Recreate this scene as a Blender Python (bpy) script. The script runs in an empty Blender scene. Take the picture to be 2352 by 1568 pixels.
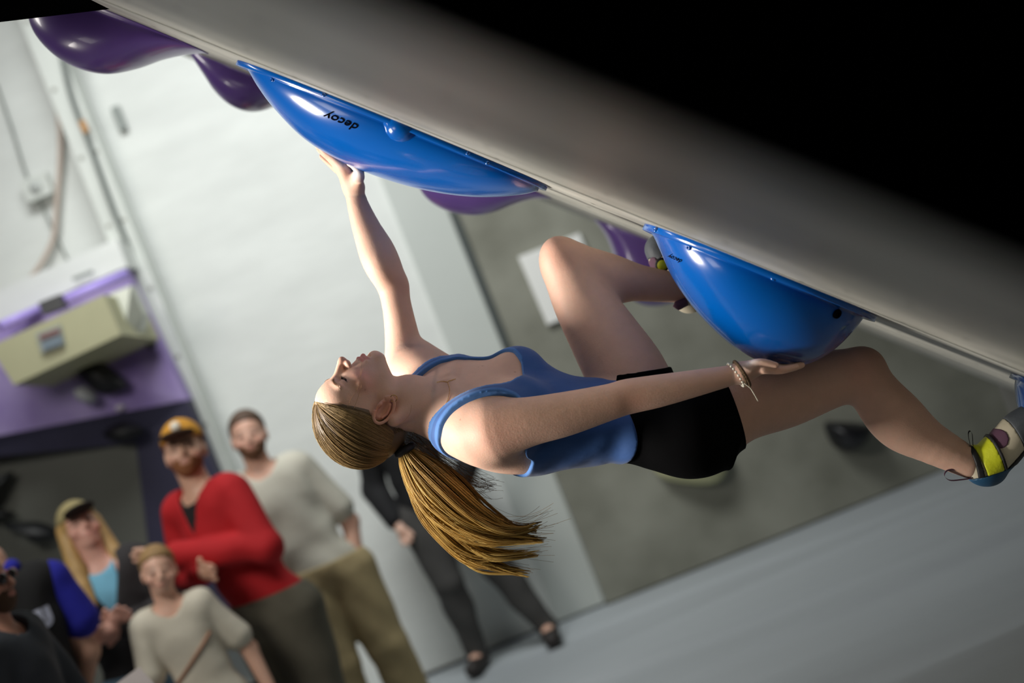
import bpy, bmesh, math, random
import numpy as np
from mathutils import Vector, Matrix
from mathutils.bvhtree import BVHTree
random.seed(7); np.random.seed(7)
SC = bpy.context.scene
COL = SC.collection

# ------------------------------------------------------------------ camera, world, lights, exposure
W_, H_ = 2352, 1568
LENS = 50.0
FPX = W_ * LENS / 36.0
ROLL = math.radians(21.8)
CAM = np.array([0.0, 0.0, 1.63])
RT = np.array([math.cos(ROLL), 0, -math.sin(ROLL)])     # camera right in world
UP = np.array([math.sin(ROLL), 0, math.cos(ROLL)])      # camera up in world
BK = np.array([0.0, -1.0, 0.0])                         # towards the photographer
cd = bpy.data.cameras.new('camera'); cam = bpy.data.objects.new('camera', cd); COL.objects.link(cam)
cam.matrix_world = Matrix(((RT[0], UP[0], BK[0], CAM[0]), (RT[1], UP[1], BK[1], CAM[1]), (RT[2], UP[2], BK[2], CAM[2]), (0, 0, 0, 1)))
cd.lens = LENS; cd.sensor_width = 36.0; cd.clip_start = 0.02
cd.dof.use_dof = True; cd.dof.focus_distance = 2.95; cd.dof.aperture_fstop = 1.7
SC.camera = cam
w = bpy.data.worlds.new('gym_ambient'); SC.world = w; w.use_nodes = True
w.node_tree.nodes['Background'].inputs[0].default_value = (0.80, 0.88, 1.0, 1)
w.node_tree.nodes['Background'].inputs[1].default_value = 0.01
SC.view_settings.view_transform = 'Standard'; SC.view_settings.look = 'None'
SC.view_settings.exposure = 0.0; SC.view_settings.gamma = 1.0
try: SC.view_settings.use_curve_mapping = False
except Exception: pass
def area(name, loc, target, sx, sy, power, color):
    l = bpy.data.lights.new(name, 'AREA'); l.shape = 'RECTANGLE'; l.size = sx; l.size_y = sy
    l.energy = power; l.color = color
    o = bpy.data.objects.new(name, l); COL.objects.link(o); o.location = loc
    o.rotation_euler = (Vector(target) - Vector(loc)).to_track_quat('-Z', 'Y').to_euler()
    return o
kl = area('added_key_light', (-2.2, 2.86, 1.72), (-0.3, 3.05, 1.68), 0.6, 0.6, 15.5, (1.0, 0.94, 0.86)); kl.data.spread = math.radians(60)  # unseen lamp added close to the climber for strong falloff, not a fixture
bl0 = area('gym_light_back', (-0.8, 5.7, 5.2), (-0.7, 8.4, 1.6), 2.4, 1.0, 68, (0.97, 1.0, 0.99)); bl0.data.spread = math.radians(110)
area('gym_light_crowd', (-2.5, 3.7, 3.5), (-1.8, 6.4, 1.4), 1.2, 0.8, 50, (1.0, 0.96, 0.90))
fl = area('added_fill_light', (-2.6, 1.3, 1.5), (-0.3, 1.9, 2.3), 0.8, 0.8, 2.6, (1.0, 0.95, 0.88)); fl.data.spread = math.radians(80)  # added fill lamp that lifts the left of the overhang, no real source

# ------------------------------------------------------------------ helpers
def C(px, py, d):            # photograph pixel + distance -> camera-frame metres (right, up, towards camera)
    return np.array([(px - 1176.0) / FPX * d, -(py - 784.0) / FPX * d, -d])
def cw(v):                   # camera frame -> world
    v = np.asarray(v, float)
    return CAM + v[..., 0:1] * RT + v[..., 1:2] * UP + v[..., 2:3] * BK
def P(px, py, d): return cw(C(px, py, d))
def wpx(p):                  # world -> pixel
    q = np.asarray(p) - CAM; d = q[1]
    return 1176 + FPX * (q @ RT) / d, 784 - FPX * (q @ UP) / d
def srgb(r, g, b):
    f = lambda c: (c / 255) / 12.92 if c / 255 <= 0.04045 else ((c / 255 + 0.055) / 1.055) ** 2.4
    return (f(r), f(g), f(b), 1.0)
def tag(o, label=None, cat=None, group=None, kind=None):
    if label: o['label'] = label
    if cat: o['category'] = cat
    if group: o['group'] = group
    if kind: o['kind'] = kind
    return o
def thing(name, label, cat, loc, group=None):
    o = bpy.data.objects.new(name, None); COL.objects.link(o); o.location = [float(x) for x in loc]
    o.empty_display_size = 0.1
    return tag(o, label, cat, group)
ROOTLOC = {}
def rootloc(p):
    l = np.zeros(3)
    while p is not None:
        l += np.array(p.location); p = p.parent
    return l
def obj(name, V, Fc, mat, parent=None, smooth=True, cols=None, attr=None):
    V = np.asarray(V, np.float64); 
    if parent is not None: V = V - rootloc(parent)
    me = bpy.data.meshes.new(name)
    if isinstance(Fc, np.ndarray) and len(Fc):
        n, k = Fc.shape
        me.vertices.add(len(V)); me.vertices.foreach_set('co', V.astype(np.float32).ravel())
        me.loops.add(n * k); me.loops.foreach_set('vertex_index', Fc.astype(np.int32).ravel())
        me.polygons.add(n); me.polygons.foreach_set('loop_start', (np.arange(n) * k).astype(np.int32))
    else:
        me.from_pydata([tuple(v) for v in V], [], [list(f) for f in Fc])
    me.update(calc_edges=True); me.validate()
    if smooth: me.polygons.foreach_set('use_smooth', np.ones(len(me.polygons), bool))
    if cols is not None:
        a = me.color_attributes.new('Col', 'FLOAT_COLOR', 'POINT')
        a.data.foreach_set('color', np.c_[cols, np.ones(len(cols))].astype(np.float32).ravel())
    if attr is not None:
        a = me.attributes.new('mask', 'FLOAT', 'POINT'); a.data.foreach_set('value', np.asarray(attr, np.float32))
    me.materials.append(mat)
    o = bpy.data.objects.new(name, me); COL.objects.link(o)
    if parent is not None: o.parent = parent
    return o

# --- materials
def mat(name, col, rough=0.6, noise=0.0, nscale=8.0, bump=0.0, bscale=60.0, metal=0.0, coat=0.0, spec=0.5, stretch=None, attrcol=False, sss=0.0, col2=None, detail=4.0, trim=None, sheen=0.0):
    m = bpy.data.materials.new(name); m.use_nodes = True
    nt = m.node_tree; N = nt.nodes; L = nt.links; b = N['Principled BSDF']
    b.inputs['Base Color'].default_value = col; b.inputs['Roughness'].default_value = rough
    b.inputs['Metallic'].default_value = metal; b.inputs['Coat Weight'].default_value = coat
    b.inputs['Specular IOR Level'].default_value = spec
    b.inputs['Sheen Weight'].default_value = sheen
    tc = N.new('ShaderNodeTexCoord'); mp = N.new('ShaderNodeMapping'); L.new(tc.outputs['Object'], mp.inputs[0])
    if stretch: mp.inputs['Scale'].default_value = stretch
    src = None
    if attrcol:
        a = N.new('ShaderNodeAttribute'); a.attribute_name = 'Col'; src = a.outputs['Color']
    if trim is not None:
        a = N.new('ShaderNodeAttribute'); a.attribute_name = 'mask'
        mx = N.new('ShaderNodeMix'); mx.data_type = 'RGBA'; mx.inputs[6].default_value = col; mx.inputs[7].default_value = trim
        L.new(a.outputs['Fac'], mx.inputs[0]); src = mx.outputs[2]
    if noise > 0:
        n = N.new('ShaderNodeTexNoise'); n.inputs['Scale'].default_value = nscale; n.inputs['Detail'].default_value = detail
        L.new(mp.outputs[0], n.inputs['Vector'])
        cr = N.new('ShaderNodeMapRange'); cr.inputs[1].default_value = 0.3; cr.inputs[2].default_value = 0.7
        L.new(n.outputs['Fac'], cr.inputs[0])
        mx = N.new('ShaderNodeMix'); mx.data_type = 'RGBA'; L.new(cr.outputs[0], mx.inputs[0])
        if src is None:
            c2 = col2 or tuple(min(1, c * (1 - noise)) for c in col[:3]) + (1,)
            mx.inputs[6].default_value = col; mx.inputs[7].default_value = c2; src = mx.outputs[2]
        else:
            mx.inputs[6].default_value = (1, 1, 1, 1); mx.inputs[7].default_value = (1 - noise,) * 3 + (1,)
            ml = N.new('ShaderNodeMix'); ml.data_type = 'RGBA'; ml.blend_type = 'MULTIPLY'; ml.inputs[0].default_value = 1
            L.new(src, ml.inputs[6]); L.new(mx.outputs[2], ml.inputs[7]); src = ml.outputs[2]
    if src is not None: L.new(src, b.inputs['Base Color'])
    if bump > 0:
        n2 = N.new('ShaderNodeTexNoise'); n2.inputs['Scale'].default_value = bscale; n2.inputs['Detail'].default_value = 3
        L.new(mp.outputs[0], n2.inputs['Vector'])
        bp = N.new('ShaderNodeBump'); bp.inputs['Strength'].default_value = bump; bp.inputs['Distance'].default_value = 0.004
        L.new(n2.outputs['Fac'], bp.inputs['Height']); L.new(bp.outputs[0], b.inputs['Normal'])
    if sss > 0:
        b.inputs['Subsurface Weight'].default_value = sss
        b.inputs['Subsurface Radius'].default_value = (1.0, 0.35, 0.2); b.inputs['Subsurface Scale'].default_value = 0.008
    return m

# --- polygon solids
def prism(pts, vec):         # closed polygon (world points) extruded by vec
    pts = [np.asarray(p, float) for p in pts]; n = len(pts)
    V = pts + [p + np.asarray(vec) for p in pts]
    Fs = [list(range(n)), list(range(2 * n - 1, n - 1, -1))] + [[i, i + n, (i + 1) % n + n, (i + 1) % n] for i in range(n)]
    return np.array(V), fixn(V, Fs)
def fixn(V, Fs):
    bm = bmesh.new(); vs = [bm.verts.new(tuple(v)) for v in V]
    for f in Fs:
        try: bm.faces.new([vs[i] for i in f])
        except ValueError: pass
    bmesh.ops.recalc_face_normals(bm, faces=bm.faces); bm.verts.index_update()
    out = [[v.index for v in f.verts] for f in bm.faces]; bm.free(); return out
def boxv(c, s, R=np.eye(3)):
    V = np.array([[x, y, z] for x in (-.5, .5) for y in (-.5, .5) for z in (-.5, .5)]) * np.array(s) @ np.asarray(R).T + np.array(c)
    return V, [[0, 1, 3, 2], [4, 6, 7, 5], [0, 4, 5, 1], [2, 3, 7, 6], [0, 2, 6, 4], [1, 5, 7, 3]]
def tube(pts, r, n=8, closed=False):
    pts = np.asarray(pts, float); m = len(pts); r = np.broadcast_to(np.asarray(r, float), (m,))
    T = np.gradient(pts, axis=0) if not closed else np.roll(pts, -1, 0) - np.roll(pts, 1, 0)
    T /= np.linalg.norm(T, axis=1)[:, None] + 1e-12
    ref = np.array([0.31, 0.77, 0.55]); A = np.cross(T, ref); A /= np.linalg.norm(A, axis=1)[:, None]; B = np.cross(T, A)
    th = np.arange(n) / n * 2 * np.pi
    V = (pts[:, None] + r[:, None, None] * (np.cos(th)[None, :, None] * A[:, None] + np.sin(th)[None, :, None] * B[:, None])).reshape(-1, 3)
    Fs = []
    for i in range(m if closed else m - 1):
        j = (i + 1) % m
        for k in range(n): Fs.append([i * n + k, i * n + (k + 1) % n, j * n + (k + 1) % n, j * n + k])
    if not closed: Fs += [list(range(n))[::-1], [(m - 1) * n + k for k in range(n)]]
    return V, Fs
def merge(parts):
    V, Fs, o = [], [], 0
    for v, f in parts:
        V.append(np.asarray(v)); Fs += [[i + o for i in q] for q in f]; o += len(v)
    return np.concatenate(V), Fs
def spline(pts, n):
    pts = np.asarray(pts, float); m = len(pts)
    t = np.linspace(0, m - 1, n); i = np.clip(t.astype(int), 0, m - 2); u = (t - i)[:, None]
    g = lambda k: pts[np.clip(k, 0, m - 1)]
    p0, p1, p2, p3 = g(i - 1), g(i), g(i + 1), g(i + 2)
    return 0.5 * (2 * p1 + (p2 - p0) * u + (2 * p0 - 5 * p1 + 4 * p2 - p3) * u ** 2 + (3 * p1 - p0 - 3 * p2 + p3) * u ** 3)

# --- implicit modelling: smooth unions of tapered limbs meshed as one surface
class Grid:
    def __init__(s, lo, hi, h):
        s.o = np.asarray(lo, float); s.h = h
        s.n = np.maximum(np.ceil((np.asarray(hi) - s.o) / h).astype(int) + 1, 3)
        s.D = np.full(s.n, 9.0, np.float32)
        s.ax = [(s.o[i] + h * np.arange(s.n[i])).astype(np.float32) for i in range(3)]
    def win(s, lo, hi):
        a = np.clip(np.floor((np.asarray(lo) - s.o) / s.h).astype(int), 0, s.n); b = np.clip(np.ceil((np.asarray(hi) - s.o) / s.h).astype(int) + 1, 0, s.n)
        if np.any(b <= a): return None
        sl = tuple(slice(a[i], b[i]) for i in range(3))
        X, Y, Z = np.ix_(s.ax[0][sl[0]], s.ax[1][sl[1]], s.ax[2][sl[2]])
        return sl, X, Y, Z
    def full(s): return np.ix_(*s.ax)
def dcap(p0, p1, r0, r1):
    p0 = np.asarray(p0, float); p1 = np.asarray(p1, float); v = p1 - p0; L2 = v @ v + 1e-12
    def f(X, Y, Z):
        x, y, z = X - p0[0], Y - p0[1], Z - p0[2]
        t = np.clip((x * v[0] + y * v[1] + z * v[2]) / L2, 0, 1)
        return np.sqrt((x - t * v[0]) ** 2 + (y - t * v[1]) ** 2 + (z - t * v[2]) ** 2) - (r0 + (r1 - r0) * t)
    R = max(r0, r1)
    return f, np.minimum(p0, p1) - R, np.maximum(p0, p1) + R
def dell(c, r, M=None):
    c = np.asarray(c, float); r = np.asarray(r, float); M = np.eye(3) if M is None else np.asarray(M)
    def f(X, Y, Z):
        x, y, z = X - c[0], Y - c[1], Z - c[2]
        a = [(x * M[0, i] + y * M[1, i] + z * M[2, i]) / r[i] for i in range(3)]
        k0 = np.sqrt(a[0] ** 2 + a[1] ** 2 + a[2] ** 2) + 1e-6
        k1 = np.sqrt((a[0] / r[0]) ** 2 + (a[1] / r[1]) ** 2 + (a[2] / r[2]) ** 2) + 1e-6
        return k0 * (k0 - 1) / k1
    return f, c - r.max(), c + r.max()
def build(prims, lo, hi, h):
    g = Grid(lo, hi, h)
    for (f, a, b), k, op in prims:
        w = g.win(a - k - 3 * h, b + k + 3 * h)
        if w is None: continue
        sl, X, Y, Z = w
        d = f(X, Y, Z).astype(np.float32); D = g.D[sl]
        if op == 's':
            t = np.clip(0.5 - 0.5 * (D + d) / k, 0, 1); g.D[sl] = D * (1 - t) - d * t + k * t * (1 - t)
        else:
            t = np.clip(0.5 + 0.5 * (D - d) / k, 0, 1); g.D[sl] = D * (1 - t) + d * t - k * t * (1 - t)
    return g
def bounds(prims, pad=0.03):
    return np.min([p[0][1] for p in prims if p[2] != 's'], 0) - pad, np.max([p[0][2] for p in prims if p[2] != 's'], 0) + pad
def nets(g):
    D = g.D; s = D < 0; n = np.array(D.shape) - 1
    cnt = np.zeros(n, np.int8)
    offs = [(i, j, k) for i in (0, 1) for j in (0, 1) for k in (0, 1)]
    for i, j, k in offs: cnt += s[i:i + n[0], j:j + n[1], k:k + n[2]]
    mask = (cnt > 0) & (cnt < 8)
    c = np.argwhere(mask)
    idx = np.full(n, -1, np.int32); idx[mask] = np.arange(len(c))
    val = np.stack([D[c[:, 0] + i, c[:, 1] + j, c[:, 2] + k] for i, j, k in offs], 1)
    acc = np.zeros((len(c), 3)); num = np.zeros(len(c))
    for a in range(8):
        for b in range(a + 1, 8):
            oa, ob = np.array(offs[a]), np.array(offs[b])
            if np.abs(oa - ob).sum() != 1: continue
            va, vb = val[:, a], val[:, b]; m = (va < 0) != (vb < 0)
            t = np.where(m, va / (va - vb + 1e-20), 0)
            acc += np.where(m[:, None], oa + t[:, None] * (ob - oa), 0); num += m
    V = (c + acc / np.maximum(num, 1)[:, None]) * g.h + g.o
    Fs = []
    for ax in range(3):
        u, v = (ax + 1) % 3, (ax + 2) % 3
        sa = [slice(None)] * 3; sb = [slice(None)] * 3; sa[ax] = slice(0, -1); sb[ax] = slice(1, None)
        A, B = s[tuple(sa)], s[tuple(sb)]
        e = np.argwhere(A != B)
        e = e[(e[:, u] > 0) & (e[:, v] > 0) & (e[:, u] < n[u]) & (e[:, v] < n[v])]
        if not len(e): continue
        ins = A[tuple(e.T)]
        def q(du, dv):
            p = e.copy(); p[:, u] -= du; p[:, v] -= dv; return idx[tuple(p.T)]
        quad = np.stack([q(1, 1), q(0, 1), q(0, 0), q(1, 0)], 1)
        quad[~ins] = quad[~ins][:, ::-1]
        Fs.append(quad)
    return V, np.concatenate(Fs) if Fs else np.zeros((0, 4), int)
def smoothv(V, Fs, it=2, lam=0.5):
    for _ in range(it):
        S = np.zeros_like(V); n = np.zeros(len(V))
        for a in range(4):
            for b in (1, 3):
                np.add.at(S, Fs[:, a], V[Fs[:, (a + b) % 4]]); np.add.at(n, Fs[:, a], 1)
        V = V + lam * (S / np.maximum(n, 1)[:, None] - V)
    return V
def sstep(a, b, x):
    t = np.clip((x - a) / (b - a), 0, 1); return t * t * (3 - 2 * t)

# ------------------------------------------------------------------ the setting
M_mat = mat('mat_cover', srgb(172, 178, 182), 0.7, noise=0.14, nscale=0.9, bump=0.10, bscale=8, stretch=(0.35, 1.6, 1))
nx, ny = 150, 260
gx = np.linspace(-7, 5.5, nx); gy = np.linspace(-1.5, 8.36, ny)
GX, GY = np.meshgrid(gx, gy, indexing='ij')
GZ = 0.004 * np.sin(GX * 2.1 + GY * 3.3) + 0.003 * np.sin(GX * 0.7 - GY * 7.0 + 1.0)
for (yc, sl, amp, wd) in ((7.35, 0.05, .014, .03), (6.75, -0.05, .020, .04), (6.15, 0.10, .022, .035), (5.75, 0.02, -.020, .04), (5.35, -0.06, .018, .05), (4.9, 0.08, .02, .05), (7.8, -0.02, -.012, .04)):
    q = GY - yc - sl * GX - 0.03 * np.sin(GX * 1.7 + yc * 9)
    GZ += 2.6 * amp * np.exp(-(q / wd) ** 2) * (0.6 + 0.4 * np.sin(GX * 1.1 + yc * 5)) * sstep(-1.2, 0.0, GX)
GZ -= 0.012
V = np.stack([GX, GY, GZ], -1).reshape(-1, 3)
ii, jj = np.meshgrid(np.arange(nx - 1), np.arange(ny - 1), indexing='ij'); b0 = (ii * ny + jj).ravel()
o = obj('floor', V, np.stack([b0, b0 + ny, b0 + ny + 1, b0 + 1], 1), M_mat); tag(o, 'grey wrinkled crash mat floor below the climber', 'floor', kind='structure')

YB = 8.4                                                   # rear wall plane
def X_at(px, py, d): return P(px, py, d)[0]
xc = P(1290, 1125, YB)[0]                                  # corner between the white wall and the grey climbing wall
M_white = mat('white_paint', srgb(226, 229, 225), 0.75, noise=0.10, nscale=2.2, bump=0.5, bscale=9, stretch=(1, 1, 3.2))
v, f = boxv(((-8 + xc) / 2, YB + 0.1, 2.9), (xc + 8, 0.2, 5.8)); o = obj('wall_rear', v, f, M_white, smooth=False)
tag(o, 'white painted masonry wall behind the spectators', 'wall', kind='structure')
M_grey = mat('grey_climbing_panel', srgb(150, 150, 138), 0.8, noise=0.22, nscale=2.6, bump=0.35, bscale=40, detail=7, col2=srgb(118, 118, 106))
v, f = boxv(((xc + 5.6) / 2, YB + 0.02, 2.9), (5.6 - xc, 0.2, 5.8)); o = obj('wall_right', v, f, M_grey, smooth=False)
tag(o, 'mottled grey climbing wall behind the climber', 'wall', kind='structure')
M_dark = mat('dark_gap', srgb(70, 76, 74), 0.7)
v, f = boxv((P(1103, 645, YB)[0], YB - 0.085, 3.30), (0.045, 0.03, 3.40)); o = obj('trim_1', v, f, M_dark, smooth=False)
tag(o, 'dark strip along the joint of white and grey walls', 'trim', kind='structure')
v, f = boxv((xc - 0.16, YB - 0.01, 2.9), (0.30, 0.03, 5.8)); o = obj('trim_2', v, f, mat('shaded_edge_white', srgb(196, 201, 196), .7, noise=.08, nscale=2), smooth=False)  # slight shade on the wall's end painted as a greyer white
tag(o, 'edge strip of the white wall with its slight shade painted in', 'trim', kind='structure')

# overhanging climbing wall: a plane met at a grazing angle
SLOPE = 0.4038; AN = math.atan(SLOPE)
TV = np.array([math.cos(AN), -math.sin(AN), 0.0])         # along the wall, downhill (camera frame)
NV = np.array([-math.sin(AN), -math.cos(AN), 0.0])        # out of the wall, towards the climber
A_, B_ = 0.0808, 0.0842
DV = np.array([0, 0, -1.0]) - NV * B_                      # into the picture inside the wall plane
O0 = -A_ * NV
def onwall(px, py, d):                                     # wall-plane coordinate t of the pixel's column at distance d
    c = C(px, py, d); return float(c @ TV)
def WP(t, d, h=0.0): return O0 + TV * t + DV * d + NV * h  # camera frame
def wallpt(t, d, h=0.0): return cw(WP(t, d, h))
M_over = mat('overhang_panel', srgb(182, 180, 170), 0.42, noise=0.30, nscale=5.0, bump=0.25, bscale=90, detail=8, col2=srgb(142, 141, 133), spec=.5)
t0 = onwall(235, 12, 3.0); t1 = onwall(2330, 872, 4.4) + 0.1; t1 = max(t1, 1.75)
def slab(ta, tb, da, db, h0, h1):
    pts = [wallpt(ta, da, h0), wallpt(tb, da, h0), wallpt(tb, db, h0), wallpt(ta, db, h0)]
    return prism(pts, cw(NV * (h1 - h0)) - CAM)
t_near = -1.3
v, f = prism([wallpt(t0, 0.3), wallpt(t1, 0.3), wallpt(t1, 5.2), wallpt(t0 * 1.75, 5.2), wallpt(t0, 3.0)], cw(-NV * 0.10) - CAM)
o = obj('wall_overhang', v, f, M_over, smooth=False)
tag(o, 'grey overhanging climbing wall that holds the blue and purple holds', 'wall', kind='structure')
WO = o
# screw holes in the panel
hv = []
for i in range(-5, 9):
    for d in np.arange(1.4, 5.0, 0.4):
        c = WP(i * 0.2 + 0.05, d, 0.0006); th = np.arange(8) / 8 * 2 * np.pi
        hv.append((cw(np.array([c + TV * 0.006 * math.cos(a) + DV * 0.006 * math.sin(a) for a in th])), [list(range(8))[::-1]]))
v, f = merge(hv); o = obj('bolt_holes', v, f, mat('hole_black', (0.01, 0.01, 0.01, 1), .9), WO, smooth=False); o['kind'] = 'stuff'
# panel joints: slim battens along the wall
for d in (2.62, 3.78):
    v, f = slab(t0, t1, d, d + 0.018, 0.0, 0.0022)
    obj('panel_joint', v, f, mat('joint_strip', srgb(205, 206, 200), .35), WO, smooth=False)
# near end of the overhang and roof, their shade painted near-black
M_shade = mat('shade_black', (0.0016, 0.0016, 0.002, 1), 0.95, noise=.3, nscale=6, spec=0.0)
v, f = slab(-1.2, 1.7, 0.12, 0.50, -0.10, 0.0345); o = obj('wall_near', v, f, M_shade, smooth=False)
tag(o, 'near end of the overhang close to the camera at upper right, shade painted black', 'wall', kind='structure')
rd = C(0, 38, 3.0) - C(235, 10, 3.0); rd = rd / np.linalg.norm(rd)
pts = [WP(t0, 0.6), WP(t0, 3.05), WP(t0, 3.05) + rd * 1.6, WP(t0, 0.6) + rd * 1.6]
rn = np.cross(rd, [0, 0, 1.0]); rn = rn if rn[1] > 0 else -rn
v, f = prism([cw(p) for p in pts], cw(rn * 0.12) - CAM); o = obj('ceiling', v, f, M_shade, smooth=False)
tag(o, 'roof panel above the top of the overhang, shade painted black', 'roof', kind='structure')
# kicker below the overhang
kb = P(2306, 868, 5.15)
M_kick = mat('kicker_panel', srgb(120, 120, 116), .6, noise=.15, nscale=4)
kx = kb[0]
v, f = boxv((kx + 0.05, 3.6, kb[2] / 2), (0.10, 3.3, kb[2] + 0.08)); 
o = obj('wall_kicker', v, f, M_kick, smooth=False); tag(o, 'grey vertical kicker board at the foot of the overhang', 'wall', kind='structure')

# ------------------------------------------------------------------ holds on the overhang
M_blue = mat('blue_fibreglass', srgb(0, 84, 168), 0.2, noise=0.10, nscale=5, coat=0.25, spec=0.55, detail=6)
M_purp = mat('purple_fibreglass', srgb(104, 76, 150), 0.3, noise=0.15, nscale=6, coat=0.3)
M_ink = mat('black_ink', (0.003, 0.003, 0.004, 1), 0.9, spec=0.0)
M_steel = mat('bolt_steel', srgb(60, 70, 90), 0.35, metal=0.8)
def dome(profile, d, half, cross=2.0, flange=0.012, lip=0.010, nu=72, nv=40, sharp=0.55, skew=0.0):
    """profile: pixels of the hold's lower outline at distance d; half: half width across the wall"""
    th = []
    for px, py in profile:
        c = C(px, py, d) - O0
        dd = d
        t = c @ TV; h = (c - DV * dd) @ NV
        th.append((t, max(h, 0)))
    th = np.array(th); th = spline(th, 260); ta, tb = th[0, 0], th[-1, 0]
    th[:, 1] = np.maximum(th[:, 1], 0)
    o_ = np.argsort(th[:, 0]); T, Hh = th[o_, 0], th[o_, 1]
    L = tb - ta; tc = (ta + tb) / 2
    a = L / 2 - flange
    V = []; 
    us = -np.cos(np.linspace(0, np.pi, nu)); vs = -np.cos(np.linspace(0, np.pi, nv))
    rings = []
    # plan outline: superellipse; polar patch
    nr, na = 40, 96
    V = []
    for ir in range(nr + 3):
        for ia in range(na):
            ph = 2 * np.pi * ia / na
            cu, cv = math.cos(ph), math.sin(ph)
            q = (abs(cu) ** 2.3 + abs(cv) ** 2.3) ** (-1 / 2.3)
            if ir <= nr:
                r = math.sin(ir / nr * math.pi / 2)
                u, vv = cu * q * r, cv * q * r
                t = tc + u * a; dd = vv * (half - flange)
                w = max(0.0, 1 - abs(cv * q * r) ** 2 / max(1e-6, (1 - min(abs(cu * q * r), .9999) ** 2.3) ** (2 / 2.3)))
                hh = float(np.interp(t, T, Hh)) * w ** sharp
                hh = max(hh, lip) if ir < nr else lip
            else:
                e = (ir - nr)
                t = tc + cu * q * (L / 2); dd = cv * q * half
                hh = lip if e == 1 else 0.0
            V.append(WP(t, d + dd, hh + 0.0004))
    Fs = []
    for ir in range(nr + 2):
        for ia in range(na):
            i0, i1 = ir * na + ia, ir * na + (ia + 1) % na
            Fs.append([i0, i1, i1 + na, i0 + na])
    Vw = cw(np.array(V))
    bm = bmesh.new(); vs_ = [bm.verts.new(tuple(x)) for x in Vw]
    for q in Fs: bm.faces.new([vs_[k] for k in q])
    bmesh.ops.remove_doubles(bm, verts=bm.verts, dist=1e-5)
    bmesh.ops.recalc_face_normals(bm, faces=bm.faces)
    bm.verts.index_update(); bm.verts.ensure_lookup_table()
    # face outwards (away from the wall)
    nrm = cw(NV) - CAM; s = sum(fc.normal.dot(Vector(nrm)) * fc.calc_area() for fc in bm.faces)
    if s < 0: bmesh.ops.reverse_faces(bm, faces=bm.faces)
    V2 = np.array([v.co for v in bm.verts]); F2 = [[v.index for v in q.verts] for q in bm.faces]; bm.free()
    return V2, F2
def bvh(V, Fs): return BVHTree.FromPolygons([tuple(v) for v in V], [tuple(int(i) for i in f) for f in Fs])
def hit(tree, px, py, off=0.0):
    d = P(px, py, 1.0) - CAM; d /= np.linalg.norm(d)
    loc, nor, _, _ = tree.ray_cast(Vector(CAM), Vector(d))
    if loc is None: return None, None
    nor = np.array(nor); nor = nor if nor @ d < 0 else -nor
    return np.array(loc) + nor * off, nor
def textmesh(body, size=1.0, shear=0.0):
    cu = bpy.data.curves.new('txt', 'FONT'); cu.body = body; cu.size = size; cu.shear = shear; cu.offset = 0.012
    cu.align_x = 'CENTER'; cu.align_y = 'CENTER'; cu.resolution_u = 3
    o = bpy.data.objects.new('txt', cu); COL.objects.link(o)
    dg = bpy.context.evaluated_depsgraph_get(); me = o.evaluated_get(dg).to_mesh()
    V = np.array([v.co for v in me.vertices]); Fs = [list(p.vertices) for p in me.polygons]
    bpy.data.objects.remove(o); bpy.data.curves.remove(cu)
    return V, Fs
def projtext(tree, body, cx, cy, width, ang, mat_, parent, yscale=1.0, shear=0.0, name='lettering', off=0.0012):
    V, Fs = textmesh(body, 1.0, shear)
    s = width / (V[:, 0].max() - V[:, 0].min()); a = math.radians(ang); out = []
    for x, y, _ in V:
        x, y = x * s, y * s * yscale
        p, n = hit(tree, cx + x * math.cos(a) - y * math.sin(a), cy - (x * math.sin(a) + y * math.cos(a)), off)
        if p is None: return None
        out.append(p)
    return obj(name, np.array(out), Fs, mat_, parent, smooth=False)
def bolt(tree, px, py, r, parent, name='bolt', m=None, prof=None):
    p, n = hit(tree, px, py)
    if p is None: return
    a = np.cross(n, [0.3, 0.5, 0.8]); a /= np.linalg.norm(a); b = np.cross(n, a); V = []; Fs = []
    prof = prof or [(1.0, 0.0), (0.95, 0.35), (0.6, 0.62), (0.45, 0.60), (0.38, 0.25)]
    for rr, hh in prof:
        for k in range(12):
            th = k / 12 * 2 * np.pi; V.append(p + (a * math.cos(th) + b * math.sin(th)) * r * rr + n * r * hh)
    for i in range(len(prof) - 1):
        for k in range(12): Fs.append([i * 12 + k, i * 12 + (k + 1) % 12, i * 12 + 12 + (k + 1) % 12, i * 12 + 12 + k])
    Fs.append([(len(prof) - 1) * 12 + k for k in range(12)])
    obj(name, np.array(V), fixn(V, Fs), m or M_blue, parent)
def hold(name, label, group, profile, d, half, m, **kw):
    V, Fs = dome(profile, d, half, **kw)
    mid = profile[len(profile) // 2]
    root = thing(name, label, 'climbing hold', V.mean(0), group)
    obj('shell', V, Fs, m, root)
    return root, bvh(V, Fs)
G1 = 'blue shell holds on the overhang'; G2 = 'purple bulging holds on the overhang'
h1, tr1 = hold('blue_hold', 'long glossy blue shell hold gripped from below by the climber\'s raised hand', G1,
    [(553, 147), (582, 172), (606, 212), (640, 257), (700, 318), (770, 363), (840, 395), (920, 422), (1000, 441), (1080, 451), (1150, 451), (1205, 445), (1235, 438), (1256, 434)], 3.06, 0.26, M_blue, flange=0.016)
projtext(tr1, 'decoy', 786, 279, 84, 180 - 22, M_ink, h1, 0.75, 0.25)
for px, py in ((626, 183), (744, 217), (1075, 352), (1120, 374)): bolt(tr1, px, py, 0.005, h1)
bolt(tr1, 918, 296, 0.030, h1, 'bolt_cover', None, [(1.15, 0.0), (0.98, 0.18), (0.8, 0.42), (0.5, 0.6), (0.2, 0.66)])
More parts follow.
